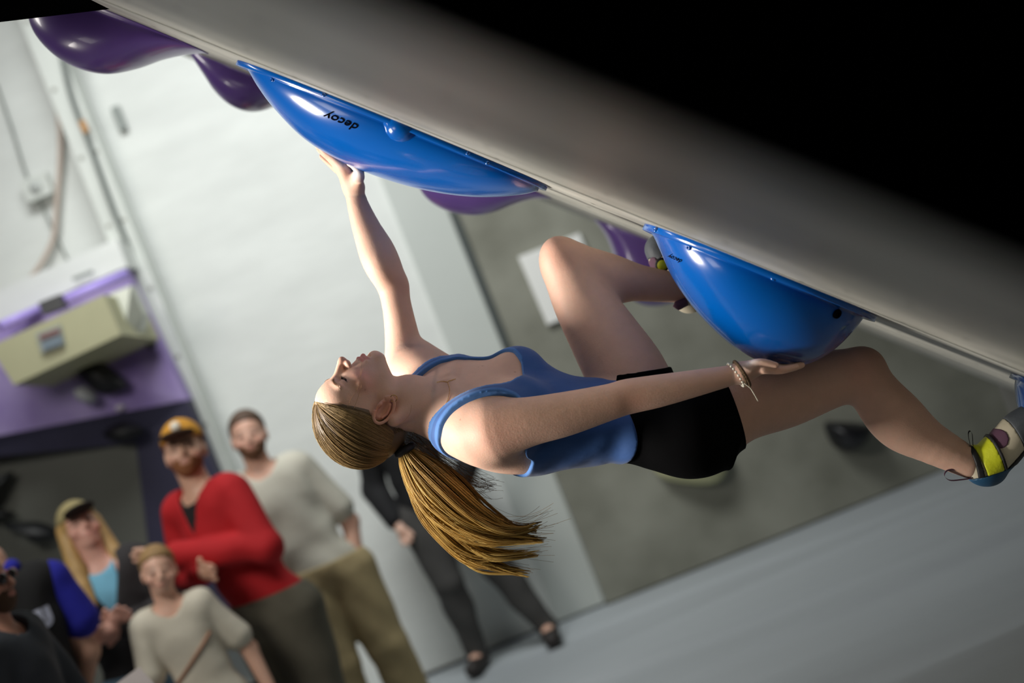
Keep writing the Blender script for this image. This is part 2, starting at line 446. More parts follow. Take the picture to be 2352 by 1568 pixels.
h2, tr2 = hold('blue_hold', 'deep glossy blue bowl hold with the climber\'s lower hand under it', G1,
    [(1478, 521), (1500, 540), (1516, 572), (1545, 636), (1590, 702), (1640, 757), (1690, 800), (1740, 826), (1790, 838), (1840, 837), (1885, 818), (1925, 785), (1952, 752), (1975, 728), (2003, 726)], 2.92, 0.24, M_blue, flange=0.02, lip=.012)
projtext(tr2, 'decoy', 1552, 594, 34, 180 - 24, M_ink, h2, 1.0, 0.25)
for px, py in ((1583, 568), (1776, 640), (1506, 528)): bolt(tr2, px, py, 0.006, h2)
bolt(tr2, 1922, 720, 0.010, h2, 'bolt_hole', M_ink)
h3, tr3 = hold('blue_hold', 'blue hold under the climber\'s foot at the right edge', G1,
    [(2333, 857), (2336, 880), (2340, 915), (2348, 950), (2380, 975), (2430, 970), (2480, 925)], 2.98, 0.10, M_blue, flange=0.012)
hold('purple_hold', 'large dark purple bulge hold in the upper left corner', G2,
    [(66, 8), (72, 36), (85, 76), (112, 112), (152, 144), (200, 163), (245, 168), (300, 156), (350, 136), (400, 123), (440, 118), (474, 117)], 3.35, 0.15, M_purp, flange=0.006, lip=.003, sharp=.32)
hold('purple_hold', 'purple bulge hold just left of the long blue hold', G2,
    [(430, 112), (452, 140), (478, 180), (500, 214), (528, 240), (560, 254), (592, 254), (630, 240), (680, 232), (740, 250)], 3.95, 0.15, M_purp, flange=0.004, lip=.003, sharp=.4)
hold('purple_hold', 'purple bulge hold half hidden behind the long blue hold', G2,
    [(930, 330), (950, 400), (968, 440), (990, 464), (1022, 482), (1060, 492), (1100, 494), (1140, 485), (1190, 466), (1230, 456), (1268, 456)], 4.1, 0.15, M_purp, flange=0.004, lip=.003, sharp=.4)
hold('purple_hold', 'light purple hold behind the climber\'s bent far leg', G2,
    [(1364, 500), (1390, 540), (1408, 585), (1420, 640), (1445, 682), (1485, 702), (1530, 700), (1580, 680), (1640, 640), (1700, 640)], 4.7, 0.15, M_purp, flange=0.004, lip=.003, sharp=.4)

# ------------------------------------------------------------------ the climber
def rp(r, d): return r * d / FPX
def cap(a, b, k=0.02, op='u'):      # a, b = (px, py, distance, radius px)
    return (dcap(C(*a[:3]), C(*b[:3]), rp(a[3], a[2]), rp(b[3], b[2])), k, op)
def chain(pts, k=0.02):             # one tapered limb through the joints
    if len(pts) < 3: return [cap(pts[0], pts[1], k)]
    q = np.array([list(C(*p[:3])) + [rp(p[3], p[2])] for p in pts]); q = spline(q, (len(pts) - 1) * 6 + 1)
    def f(X, Y, Z):
        D = None
        for i in range(len(q) - 1):
            d = dcap(q[i, :3], q[i + 1, :3], q[i, 3], q[i + 1, 3])[0](X, Y, Z); D = d if D is None else np.minimum(D, d)
        return D
    R = q[:, 3].max()
    return [((f, q[:, :3].min(0) - R, q[:, :3].max(0) + R), k, 'u')]
def ellp(px, py, d, r, k=0.03, ang=0.0, tiltz=0.0, op='u'):   # radii px along (axis rotated by ang in the picture, its normal, depth)
    a = math.radians(ang); b = math.radians(tiltz)
    e0 = np.array([math.cos(a), math.sin(a), 0]); e1 = np.array([-math.sin(a), math.cos(a), 0]); e2 = np.array([0, 0, 1.0])
    f1 = e1 * math.cos(b) + e2 * math.sin(b); f2 = -e1 * math.sin(b) + e2 * math.cos(b)
    return (dell(C(px, py, d), [rp(x, d) for x in r], np.stack([e0, f1, f2], 1)), k, op)
# torso: elliptical sections along the spine
TD = 3.02
S0 = C(985, 925, TD); S1 = C(1680, 1000, TD); SA = (S1 - S0); SL = np.linalg.norm(SA); SA /= SL
E2 = np.array([0, 0, 1.0]); E1 = np.cross(E2, SA); E1 = E1 if E1[1] > 0 else -E1
xs_ = np.array([945, 985, 1015, 1050, 1100, 1150, 1200, 1260, 1330, 1400, 1460, 1520, 1580, 1630, 1670])
aw = np.array([16, 64, 110, 145, 160, 160, 152, 140, 126, 120, 134, 150, 160, 150, 120])
bt = np.array([14, 46, 66, 80, 94, 101, 101, 95, 84, 78, 82, 88, 92, 84, 66])
cy = np.array([930, 932, 934, 938, 944, 950, 957, 966, 970, 966, 968, 974, 984, 990, 995])
thd = np.array([28, 28, 28, 28, 28, 28, 28, 27, 25, 22, 20, 18, 16, 15, 15])
sx_ = (xs_ - 985) / (1680 - 985) * SL
off = [(C(x, y, TD) - S0) @ E1 for x, y in zip(xs_, cy)]
ds = np.linspace(sx_[0], sx_[-1], 200)
def smt(v):
    y = np.interp(ds, sx_, v); kk = np.hanning(21); kk /= kk.sum()
    return np.convolve(np.pad(y, 10, 'edge'), kk, 'valid')
T_a, T_b, T_o, T_t = smt(aw * TD / FPX), smt(bt * TD / FPX), smt(np.array(off)), smt(np.radians(thd))
def tcoord(X, Y, Z):
    x, y, z = X - S0[0], Y - S0[1], Z - S0[2]
    s = x * SA[0] + y * SA[1] + z * SA[2]
    e1 = x * E1[0] + y * E1[1] + z * E1[2] - np.interp(s, ds, T_o); e2 = z + 0 * s
    th = np.interp(s, ds, T_t)
    return s, e1 * np.cos(th) + e2 * np.sin(th), -e1 * np.sin(th) + e2 * np.cos(th)     # along, front, right side
def f_torso(X, Y, Z):
    s, v, w = tcoord(X, Y, Z)
    a = np.interp(s, ds, T_a); b = np.interp(s, ds, T_b)
    p = 2.25
    k0 = (np.abs(w / a) ** p + np.abs(v / b) ** p) ** (1 / p) + 1e-6
    d = (k0 - 1) * (a * b) / np.sqrt((a * v / np.maximum(np.hypot(v, w), 1e-5)) ** 2 + (b * w / np.maximum(np.hypot(v, w), 1e-5)) ** 2 + 1e-12)
    cap_ = np.maximum(sx_[0] - s, s - sx_[-1])
    return np.maximum(d, cap_)
torso = ((f_torso, S0 - 0.22, S1 + 0.22), 0.02, 'u')
# front point helper in torso coordinates
def tp(x, w, v):
    s = (x - 985) / 695 * SL; th = np.interp(s, ds, T_t); k = TD / FPX
    return S0 + SA * s + E1 * (np.interp(s, ds, T_o) + (v * math.cos(th) - w * math.sin(th)) * k) + E2 * (v * math.sin(th) + w * math.cos(th)) * k
def tcap(a, b, r0, r1, k): return (dcap(tp(*a), tp(*b), r0 * TD / FPX, r1 * TD / FPX), k, 'u')
PR_torso = [torso,
    (dell(tp(1185, 70, 76), np.array([52, 50, 40]) * TD / FPX), 0.045, 'u'),      # chest
    (dell(tp(1180, -72, 78), np.array([52, 50, 40]) * TD / FPX), 0.045, 'u'),
]
PR_hip = [
    ellp(1585, 1012, 2.935, (86, 70, 70), 0.03, 10),
    ellp(1505, 1000, 3.10, (80, 66, 66), 0.03, 0),
    ]
PR_thR = chain([(1600, 985, 2.95, 96), (1692, 928, 2.98, 90), (1800, 902, 3.02, 81), (1900, 872, 3.04, 68), (1972, 858, 3.04, 58)], 0.015)
PR_thL = chain([(1470, 925, 3.10, 92), (1440, 860, 3.12, 92), (1392, 780, 3.14, 82), (1338, 690, 3.16, 69), (1300, 612, 3.17, 57)], 0.015)
PR_legs = PR_thR + PR_thL + chain([(1978, 862, 3.04, 56), (2050, 948, 3.03, 58), (2110, 1000, 3.02, 52), (2225, 1062, 3.0, 36)], 0.018) + [
    ellp(2060, 965, 3.03, (70, 50, 50), 0.04, -40), ellp(1985, 838, 3.03, (34, 30, 30), 0.03),
    ] + chain([(1300, 606, 3.17, 54), (1395, 634, 3.20, 53), (1470, 650, 3.22, 42), (1570, 662, 3.26, 33)], 0.018) + [
    ellp(1278, 580, 3.15, (32, 34, 34), 0.03), ellp(1390, 650, 3.2, (60, 44, 46), 0.03, -8)]
# shoulders and arms
PR_arms = [
    # near (right) shoulder blade, deltoid
    ellp(1128, 985, 2.895, (92, 82, 66), 0.035, 12),
    ellp(1165, 1025, 2.96, (85, 52, 60), 0.04, -10),
    cap((1040, 960, 2.96, 52), (1120, 985, 2.90, 66), 0.04),
] + chain([(1140, 985, 2.87, 70), (1215, 968, 2.85, 57), (1300, 950, 2.84, 51), (1400, 923, 2.83, 42), (1440, 911, 2.83, 41), (1510, 898, 2.825, 38), (1600, 879, 2.82, 31), (1668, 864, 2.82, 25), (1706, 855, 2.82, 22)], 0.012) + [
    # far (left) shoulder and raised arm
    cap((1010, 900, 3.08, 55), (945, 838, 3.16, 52), 0.05),
    cap((1060, 900, 3.10, 60), (960, 838, 3.16, 46), 0.05),
] + chain([(935, 850, 3.16, 52), (924, 775, 3.16, 40), (912, 705, 3.15, 34), (898, 646, 3.15, 36), (868, 582, 3.14, 41), (842, 525, 3.13, 33), (822, 470, 3.12, 25), (811, 428, 3.11, 20)], 0.012) + [
    ellp(916, 655, 3.15, (13, 16, 16), 0.025), ellp(872, 605, 3.13, (26, 46, 34), 0.03, 18)]
# near hand, palm up under the bowl hold
def finger(pts, k=0.006): return chain(pts, k)
PR_handR = [cap((1702, 856, 2.82, 20), (1760, 843, 2.80, 13), 0.012), cap((1702, 856, 2.825, 20), (1764, 841, 2.825, 13), 0.012), cap((1704, 855, 2.83, 19), (1762, 841, 2.85, 12), 0.012),
    cap((1706, 852, 2.805, 19), (1734, 838, 2.80, 14), 0.012)] \
    + finger([(1758, 846, 2.793, 12), (1788, 850, 2.792, 9.5), (1811, 847, 2.793, 8.2), (1829, 842, 2.795, 6.6)]) \
    + finger([(1762, 844, 2.815, 12), (1795, 848, 2.815, 9.5), (1822, 844, 2.817, 8.4), (1842, 838, 2.82, 6.8)]) \
    + finger([(1763, 842, 2.838, 11.5), (1794, 846, 2.838, 9.3), (1819, 842, 2.84, 8), (1838, 836, 2.842, 6.5)]) \
    + finger([(1758, 842, 2.86, 10.5), (1783, 845, 2.862, 8.2), (1802, 842, 2.863, 7.2), (1816, 838, 2.864, 6)]) \
    + finger([(1722, 842, 2.795, 13), (1740, 833, 2.787, 10), (1760, 833, 2.782, 8.6), (1782, 838, 2.779, 6.8)])
# far hand, pressing up on the long hold
PR_handL = [cap((811, 430, 3.11, 20), (784, 378, 3.075, 14), 0.012), cap((811, 430, 3.11, 20), (782, 380, 3.10, 14), 0.012), cap((812, 430, 3.12, 19), (778, 384, 3.125, 12), 0.012),
    cap((818, 428, 3.10, 17), (822, 402, 3.07, 14), 0.012)] \
    + finger([(785, 379, 3.07, 12), (764, 361, 3.065, 9.3), (748, 350, 3.062, 8), (738, 340, 3.06, 6.5)]) \
    + finger([(783, 380, 3.092, 12), (760, 359, 3.09, 9.4), (743, 346, 3.088, 8.2), (731, 336, 3.086, 6.6)]) \
    + finger([(780, 383, 3.114, 11), (759, 364, 3.114, 9), (744, 352, 3.112, 7.8), (733, 343, 3.11, 6.4)]) \
    + finger([(774, 388, 3.133, 10), (757, 374, 3.135, 8), (747, 366, 3.135, 7), (739, 359, 3.135, 6)]) \
    + finger([(823, 408, 3.065, 14), (824, 392, 3.05, 11.5), (815, 381, 3.042, 9.5), (803, 375, 3.04, 7.2)])
# neck and collar bones
PR_neck = [cap((890, 935, 2.99, 58), (940, 923, 2.99, 54), 0.02), cap((940, 923, 2.99, 54), (1020, 930, 3.02, 58), 0.035),
    cap((1000, 950, 2.99, 40), (1085, 978, 2.93, 44), 0.05),
    tcap((1032, 16, 74), (1062, 128, 60), 9, 10, 0.016), tcap((1030, -16, 74), (1040, -128, 52), 9, 10, 0.016),
    (dcap(C(905, 965, 2.93), tp(1028, 12, 68), 0.013, 0.008), 0.016, 'u')]
# head in its own frame (centimetres: right, forward, up)
HO = C(835, 933, 2.985); rho, psi = math.radians(19), math.radians(14)
F0 = np.array([-.555, .833, 0]); U0 = np.array([-.833, -.555, 0]); R0 = np.array([0, 0, 1.0])
R1 = math.cos(rho) * R0 - math.sin(rho) * U0; U1 = math.cos(rho) * U0 + math.sin(rho) * R0
FH = math.cos(psi) * F0 + math.sin(psi) * R1; RH = math.cos(psi) * R1 - math.sin(psi) * F0
MH = np.stack([RH, FH, U1], 1); HS = 0.01
def hp(x, y, z): return HO + MH @ (np.array([x, y, z]) * HS)
def hell(c, r, k=0.6, op='u'): return (dell(hp(*c), np.array(r) * HS, MH), k * HS, op)
def hcap(a, b, r0, r1, k=0.4, op='u'): return (dcap(hp(*a), hp(*b), r0 * HS, r1 * HS), k * HS, op)
def rotx_(a): return np.array([[1, 0, 0], [0, math.cos(a), -math.sin(a)], [0, math.sin(a), math.cos(a)]])
PR_head = [hell((0, -1.6, 3.1), (7.2, 9.5, 8.1), 1),
    hell((0, 3.6, -1.2), (5.7, 5.2, 7.2), 2.0), hell((0, 4.9, 3.9), (5.4, 3.5, 4.3), 1.5)]
for s in (-1, 1):
    PR_head += [hcap((5.0 * s, 0.6, -4.6), (1.6 * s, 6.9, -7.6), 1.7, 1.3, 1.6),
        hell((4.0 * s, 5.6, -0.9), (2.2, 2.0, 1.7), 1.4), hell((2.6 * s, 7.35, 3.1), (2.4, .9, .7), 1.0)]
PR_head += [hell((0, 7.2, -7.4), (1.9, 1.7, 1.5), 1.2), hell((0, 7.0, -4.6), (2.7, 2.2, 2.4), 1.2),
    hcap((0, 7.9, 2.5), (0, 10.3, -0.5), .6, .78, .9), hell((0, 10.6, -1.05), (.9, .95, .82), .5), hell((0, 9.6, -1.4), (1.15, 1.1, .75), .5)]
for s in (-1, 1):
    PR_head += [hell((1.05 * s, 9.7, -1.5), (.72, .85, .62), .45), hell((3.1 * s, 8.7, 1.75), (1.8, 1.4, 1.0), 1.0, 's'),
        hell((3.1 * s, 6.45, 1.75), (1.55, 1.45, 1.2), .35), hell((.55 * s, 10.0, -2.15), (.3, .42, .2), .15, 's'),
        hcap((2.15 * s, 8.2, -4.75), (.5 * s, 9.15, -4.35), .2, .36, .4), hcap((2.1 * s, 8.15, -4.95), (0, 9.1, -5.4), .22, .44, .4)]
PR_head += [hcap((-2.0, 8.6, -4.83), (0, 9.75, -4.83), .07, .09, .12, 's'), hcap((2.0, 8.6, -4.83), (0, 9.75, -4.83), .07, .09, .12, 's'),
    hell((0, 8.6, -6.35), (1.4, .55, .35), .5, 's'), hcap((0, 9.75, -2.3), (0, 9.6, -3.9), .12, .16, .3, 's')]
for s in (-1, 1):           # slit between the lids
    PR_head += [hcap((1.95 * s, 7.95, 1.4), (4.2 * s, 7.4, 1.3), .15, .11, .12, 's')]
    EC = np.array([0, -1.2, -1.5]); ca, sa_ = math.cos(.45), math.sin(.45)
    def er(x, y, z): return (s * x, EC[1] + y * ca - z * sa_, EC[2] + y * sa_ + z * ca)
    def hchain(pts, r, k):
        q = [hp(*p) for p in pts]
        def f(X, Y, Z):
            D = None
            for a, b in zip(q[:-1], q[1:]):
                d = dcap(a, b, r * HS, r * HS)[0](X, Y, Z); D = d if D is None else np.minimum(D, d)
            return D
        q_ = np.array(q); return ((f, q_.min(0) - r * HS, q_.max(0) + r * HS), k * HS, 'u')
    ME = MH @ rotx_(.45)
    PR_head += [(dell(hp(*er(7.25, .1, 0)), np.array((.75, 1.5, 2.6)) * HS, ME), .5 * HS, 'u'),
        (dell(hp(*er(8.0, .2, .1)), np.array((.78, 1.1, 1.85)) * HS, ME), .25 * HS, 's')]
    angs = np.linspace(-2.2, 2.7, 30)
    PR_head += [hchain([er(7.85 + .25 * math.cos(a), -1.75 * math.cos(a), 3.0 * math.sin(a)) for a in angs], .33, .2),
        (dell(hp(*er(7.7, .35, -2.5)), np.array((.42, .65, .7)) * HS, ME), .3 * HS, 'u'), hcap(er(7.5, 1.25, -.2), er(7.6, 1.15, -.6), .36, .36, .25),
        hchain([er(7.7, -.6, -1.6), er(7.8, -.95, -.6), er(7.9, -.95, .5), er(7.9, -.5, 1.5)], .27, .25)]
PR_skin = PR_torso + PR_hip + PR_legs + PR_arms + PR_neck + PR_head[:3] + PR_handR + PR_handL + PR_head[3:]
lo, hi = bounds(PR_skin, 0.02)
def region(lo_, hi_, h): 
    g = build(PR_skin, lo_, hi_, h); return nets(g)
boxes = [(np.min([hp(x, y, z) for x in (-9, 9) for y in (-10, 12.6) for z in (-9, 13)], 0), np.max([hp(x, y, z) for x in (-9, 9) for y in (-10, 12.6) for z in (-9, 13)], 0), 0.0016)]
for PH in (PR_handR, PR_handL):
    a, b = bounds(PH, 0.006); boxes.append((a, b, 0.0018))
HC = 0.004
Vs, Fs_, base = [], [], 0
V0, Fq = region(lo, hi, HC)
keep = np.ones(len(Fq), bool)
for a, b, h in boxes:
    ins = np.all((V0 > a + HC * 1.2) & (V0 < b - HC * 1.2), 1); keep &= ~np.all(ins[Fq], 1)
V0 = smoothv(V0, Fq, 4); Vs.append(V0); Fs_.append(Fq[keep]); base = len(V0)
for a, b, h in boxes:
    v, f = region(a, b, h); Vs.append(v); Fs_.append(f + base); base += len(v)
VB = np.concatenate(Vs); FB = np.concatenate(Fs_)
used = np.unique(FB); rm = np.full(len(VB), -1); rm[used] = np.arange(len(used)); VB = VB[used]; FB = rm[FB]
# skin tints
HL = (VB - HO) @ MH / HS      # head coordinates
def gs(c, r): return np.exp(-np.sum(((HL - np.array(c)) / np.array(r)) ** 2, 1))
skin = np.tile(np.array(srgb(224, 182, 160)[:3]), (len(VB), 1))
def tint(m, col):
    global skin
    skin = skin * (1 - m[:, None]) + np.array(srgb(*col)[:3]) * m[:, None]
for s in (-1, 1):
    tint(0.55 * gs((4.6 * s, 6, -1.6), (2.4, 3, 2.2)), (214, 128, 112))
    tint(0.75 * gs((8 * s, -1.2, -1.5), (1.0, 2.4, 3.2)), (206, 122, 92))
    by = np.clip((np.abs(HL[:, 0]) - 1.2) / 3.4, 0, 1)
    bz = 2.95 + 0.55 * np.sin(by * 2.2); m = (HL[:, 0] * s > 1.0) & (HL[:, 0] * s < 4.9) & (HL[:, 1] > 4)
    tint(np.where(m, 0.75 * np.exp(-((HL[:, 2] - bz) / 0.34) ** 2), 0), (128, 92, 66))
    tint(np.where((HL[:, 0] * s > 1.6) & (HL[:, 0] * s < 4.5) & (HL[:, 1] > 5), 0.7 * np.exp(-((HL[:, 2] - 1.36) / 0.16) ** 2), 0), (88, 52, 44))
tint(0.4 * gs((0, 11, -1.2), (1.3, 1.5, 1.2)), (214, 132, 116))
lipm = sstep(2.35, 1.9, np.abs(HL[:, 0])) * sstep(7.9, 8.3, HL[:, 1] + 0.25 * np.abs(HL[:, 0])) * sstep(-6.1, -5.75, HL[:, 2]) * sstep(-3.8, -4.1, HL[:, 2])
tint(0.7 * lipm, (206, 118, 114))
def near(px, py, d, r):
    c = C(px, py, d); return np.exp(-np.sum((VB - c) ** 2, 1) / rp(r, d) ** 2)
for a in ((1975, 850, 3.0, 45), (1275, 585, 3.13, 45), (1790, 852, 2.79, 14), (1450, 925, 2.80, 40), (920, 655, 3.13, 30), (1130, 1000, 2.8, 70)): tint(0.35 * near(*a), (214, 148, 126))
chalk = np.clip(.9 * near(1728, 822, 2.775, 16) + .8 * near(1712, 832, 2.78, 15) + 0.9 * near(826, 395, 3.04, 24) + 0.6 * near(800, 372, 3.05, 22), 0, 1)
tint(0.85 * chalk, (238, 236, 238))
for k in range(26):        # freckles and moles
    i = random.randrange(len(VB)); c = VB[i]; tint(0.5 * np.exp(-np.sum((VB - c) ** 2, 1) / 0.0016 ** 2), (140, 84, 66))
M_skin = mat('skin', srgb(230, 190, 168), 0.56, noise=0.07, nscale=40, bump=0.10, bscale=260, attrcol=True, sss=0.2, spec=0.3)
CR = thing('person', 'climber in blue tank top and black shorts hanging sideways from blue holds', 'person', P(1330, 960, 3.02))
VW = cw(VB)
obj('body', VW, FB, M_skin, CR, cols=skin)
treeB = bvh(VW, FB)

# garments: the body surface a few millimetres out, cut to shape
def garment(name, prims, offset, clip, m, parent, h=0.003, pad=0.012, attr=None, sm=1, lohi=None):
    lo_, hi_ = lohi if lohi is not None else bounds(prims, pad)
    g = build(prims, lo_, hi_, h); X, Y, Z = g.full()
    g.D = np.maximum(g.D - offset, clip(X, Y, Z).astype(np.float32) if clip else -9)
    v, f = nets(g); v = smoothv(v, f, sm)
    at = attr(v) if attr else None
    return obj(name, cw(v), f, m, parent, attr=at)
K_ = TD / FPX
def ss(x): return (x - 985) / 695 * SL
nk_x = np.array([985, 1020, 1060, 1100, 1140, 1165, 1185, 1192, 1200]); nk_w = np.array([112, 112, 108, 102, 88, 70, 40, 0, -60.])
nb_x = np.array([985, 1010, 1030, 1045, 1055, 1065]); nb_w = np.array([112, 104, 80, 46, 0, -60.])
ar_x = np.array([985, 1020, 1060, 1110, 1150, 1180, 1200, 1212, 1225]); ar_w = np.array([146, 144, 138, 130, 124, 128, 142, 168, 260.])
ab_x = np.array([985, 1020, 1060, 1110, 1150, 1190, 1215, 1235, 1250]); ab_w = np.array([146, 138, 108, 66, 62, 90, 122, 165, 260.])
def tankclip(X, Y, Z):
    s, v, w = tcoord(X, Y, Z); x = 985 + s / SL * 695; wp = np.abs(w) / K_; fr = sstep(-20, 20, v / K_)
    nk = np.interp(x, nk_x, nk_w) * fr + np.interp(x, nb_x, nb_w) * (1 - fr)
    ar = np.interp(x, ar_x, ar_w) * fr + np.interp(x, ab_x, ab_w) * (1 - fr)
    lf = (w < 0)
    nk = np.where(lf, np.minimum(nk, np.interp(x, [940, 965, 1000, 1060, 1100], [40, 62, 86, 104, 300])), nk)
    ar = np.where(lf & (fr > .5), np.minimum(ar, np.interp(x, [940, 965, 1000, 1060, 1100], [72, 92, 114, 134, 300])), ar)
    hem = x - (1448 - 36 * (v / K_ / 80) ** 2 + 8 * w / K_ / 120)
    return np.maximum(np.maximum(nk - wp, wp - ar), hem) * K_ * 0.8
def tankmask(v):
    c = tankclip(v[:, 0], v[:, 1], v[:, 2]) / K_
    s, _, _ = tcoord(v[:, 0], v[:, 1], v[:, 2]); x = 985 + s / SL * 695
    return sstep(-10, -8, c) * (x < 1300) * 0.9
PR_tank = PR_torso + PR_hip + [cap((1000, 950, 2.99, 40), (1085, 978, 2.93, 44), 0.05)] + [PR_neck[1]] + PR_arms[:1] + PR_arms[2:3] + [ellp(1128, 985, 2.895, (92, 82, 66), 0.035, 12), ellp(1165, 1025, 2.96, (85, 52, 60), 0.04, -10), cap((1010, 900, 3.08, 55), (945, 838, 3.16, 52), 0.05), cap((1060, 900, 3.10, 60), (960, 838, 3.16, 46), 0.05)] + PR_neck[3:5]
M_tank = mat('blue_jersey_cloth', srgb(40, 86, 152), 0.75, noise=0.10, nscale=14, bump=0.35, bscale=26, trim=srgb(66, 120, 188), sheen=0.2, stretch=(1, 1, 2.2))
def wrinkled(f):
    def g(X, Y, Z):
        return f(X, Y, Z)
    return g
g_lo, g_hi = bounds(PR_torso, 0.0)
g_lo = np.minimum(C(925, 1100, 2.80), C(925, 1100, 3.25)); g_lo[2] = -3.30; g_hi = np.maximum(C(1480, 795, 2.78), C(1480, 795, 3.3)); g_hi[2] = -2.74
g = build(PR_tank, g_lo, g_hi, 0.0022); X, Y, Z = g.full()
s_, v_, w_ = tcoord(X, Y, Z); xx = 985 + s_ / SL * 695
wr = 0.0016 * np.sin(xx / 11.0 + w_ * 60 + 2.2 * np.sin(w_ * 35)) * sstep(1330, 1420, xx) + 0.0012 * np.sin(xx / 17.0 - v_ * 70 + 1.5 * np.sin(w_ * 28)) * sstep(1190, 1260, xx)
g.D = np.maximum(g.D - 0.0068 + wr.astype(np.float32), tankclip(X, Y, Z).astype(np.float32))
v, f = nets(g); v = smoothv(v, f, 5)
obj('tank_top', cw(v), f, M_tank, CR, attr=tankmask(v))
tkt = bvh(cw(v), f)
# shorts
def shortclip(X, Y, Z):
    s, v, w = tcoord(X, Y, Z); x = 985 + s / SL * 695
    top = (1405 - x) * K_
    def pl(px, py, d, dx, dy):
        c = C(px, py, d); n = np.array([dx, -dy, 0.]); n /= np.linalg.norm(n)
        return (X - c[0]) * n[0] + (Y - c[1]) * n[1] + (Z - c[2]) * n[2]
    r = pl(1686, 955, 2.97, 1.0, -0.34)
    l = pl(1478, 850, 3.1, -0.13, -1.0)
    l = np.where(X < C(1570, 0, 3.0)[0], l, -1)
    return np.maximum(np.maximum(top, r), l)
PR_short = [torso] + PR_hip + PR_thR + PR_thL
M_short = mat('black_shorts_cloth', (0.0022, 0.0022, 0.0026, 1), 0.9, spec=0.05, bump=0.2, bscale=30)
lo_, hi_ = bounds(PR_short, .012); g = build(PR_short, lo_, hi_, .003); X, Y, Z = g.full()
xx = 985 + tcoord(X, Y, Z)[0] / SL * 695
g.D = np.maximum(g.D - (0.001 + 0.0045 * sstep(1448, 1500, xx)).astype(np.float32), shortclip(X, Y, Z).astype(np.float32)); v, f = nets(g); v = smoothv(v, f, 1)
obj('shorts', cw(v), f, M_short, CR)

# climbing shoes
M_rub = mat('grey_rubber', srgb(92, 98, 104), .6, noise=.25, nscale=40, bump=.3, bscale=90); M_cream = mat('cream_leather', srgb(222, 212, 186), .55, noise=.1, nscale=30)
M_yel = mat('yellow_strap', srgb(214, 220, 40), .5, bump=.2, bscale=120); M_bluer = mat('blue_rand', srgb(40, 88, 124), .5, noise=.2, nscale=30); M_blk = mat('black_rubber', (0.008, 0.008, 0.01, 1), .6)
M_plum = mat('plum_patch', srgb(96, 62, 84), .7)
PS = chain([(2238, 1062, 3.0, 36), (2262, 1068, 3.0, 41), (2300, 1035, 2.99, 43), (2335, 990, 2.98, 41), (2362, 962, 2.97, 32)], 0.012) + [ellp(2268, 1085, 3.0, (40, 30, 30), 0.012)]
def half(px, py, dx, dy):
    c = C(px, py, 2.985); n = np.array([dx, -dy]); n = n / np.linalg.norm(n)
    return lambda X, Y, Z: (X - c[0]) * n[0] + (Y - c[1]) * n[1] + 0 * Z
cuff = half(2218, 1075, -1.0, 0.30)
heel = half(2300, 1078, -0.35, -1.0); toe = half(2318, 985, -0.75, 0.42); sole = half(2318, 1062, -0.95, -0.75); ball = half(2346, 985, -1.0, 0.0)
sr = garment('climbing_shoe', PS, 0.0, lambda X, Y, Z: np.maximum.reduce([cuff(X, Y, Z), -heel(X, Y, Z) * -1 - 0, -toe(X, Y, Z), -sole(X, Y, Z)]) if False else np.maximum.reduce([cuff(X, Y, Z), -toe(X, Y, Z), -sole(X, Y, Z), -heel(X, Y, Z)]), M_cream, CR, 0.0025)
garment('heel_rand', PS, 0.0015, lambda X, Y, Z: np.maximum.reduce([cuff(X, Y, Z), heel(X, Y, Z)]), M_bluer, sr, 0.0025)
garment('toe_rubber', PS, 0.0012, toe, M_rub, sr, 0.0025)
garment('sole', PS, 0.0025, lambda X, Y, Z: np.maximum(sole(X, Y, Z), -heel(X, Y, Z)), M_blk, sr, 0.0025)
def band(px, py, dx, dy, wd):
    c = C(px, py, 2.985); n = np.array([dx, -dy]); n = n / np.linalg.norm(n)
    return lambda X, Y, Z: np.maximum(np.abs((X - c[0]) * n[0] + (Y - c[1]) * n[1]) - wd, 0 * Z - 9)
b1 = band(2262, 1040, 1, -.42, 0.018); b2 = band(2237, 1052, 1, -.30, 0.006); b3 = band(2284, 1035, 1, -.45, .003)
garment('strap', PS, 0.005, lambda X, Y, Z: np.maximum(b1(X, Y, Z), -heel(X, Y, Z)), M_yel, sr, 0.0025)
garment('cuff_tape', PS, 0.006, lambda X, Y, Z: np.maximum(b2(X, Y, Z), -heel(X, Y, Z)), M_blk, sr, 0.0022)
garment('strap_edge', PS, 0.007, lambda X, Y, Z: np.maximum(b3(X, Y, Z), -heel(X, Y, Z)), M_blk, sr, 0.002)
cpl = C(2300, 1008, 2.95)
garment('side_patch', PS, 0.002, lambda X, Y, Z: np.sqrt(((X - cpl[0]) / 1.0) ** 2 + ((Y - cpl[1]) / 1.3) ** 2) - rp(17, 2.92) + np.maximum(0, Z * 0), M_plum, sr, 0.002)
def loop(pts, wd, d, name, m, parent):
    pts = spline(np.array(pts, float), 24); Vl = []
    for x, y in pts:
        for k in (-wd, wd): Vl.append(P(x, y, d + k))
    for x, y in pts:
        for k in (-wd, wd): Vl.append(P(x + 2, y + 3, d + k))
    n = len(pts); Fs = []
    for i in range(n - 1):
        a, b = 2 * i, 2 * n + 2 * i
        Fs += [[a, a + 1, a + 3, a + 2], [b, b + 2, b + 3, b + 1], [a, a + 2, b + 2, b], [a + 1, b + 1, b + 3, a + 3]]
    obj(name, np.array(Vl), fixn(Vl, Fs), m, parent)
loop([(2228, 1090), (2200, 1078), (2176, 1078), (2168, 1090), (2180, 1101), (2205, 1100), (2232, 1096)], 0.008, 2.99, 'pull_loop', M_plum, sr)
loop([(2228, 1024), (2223, 996), (2227, 988), (2232, 996), (2234, 1022)], 0.004, 2.985, 'tongue_loop', M_blk, sr)
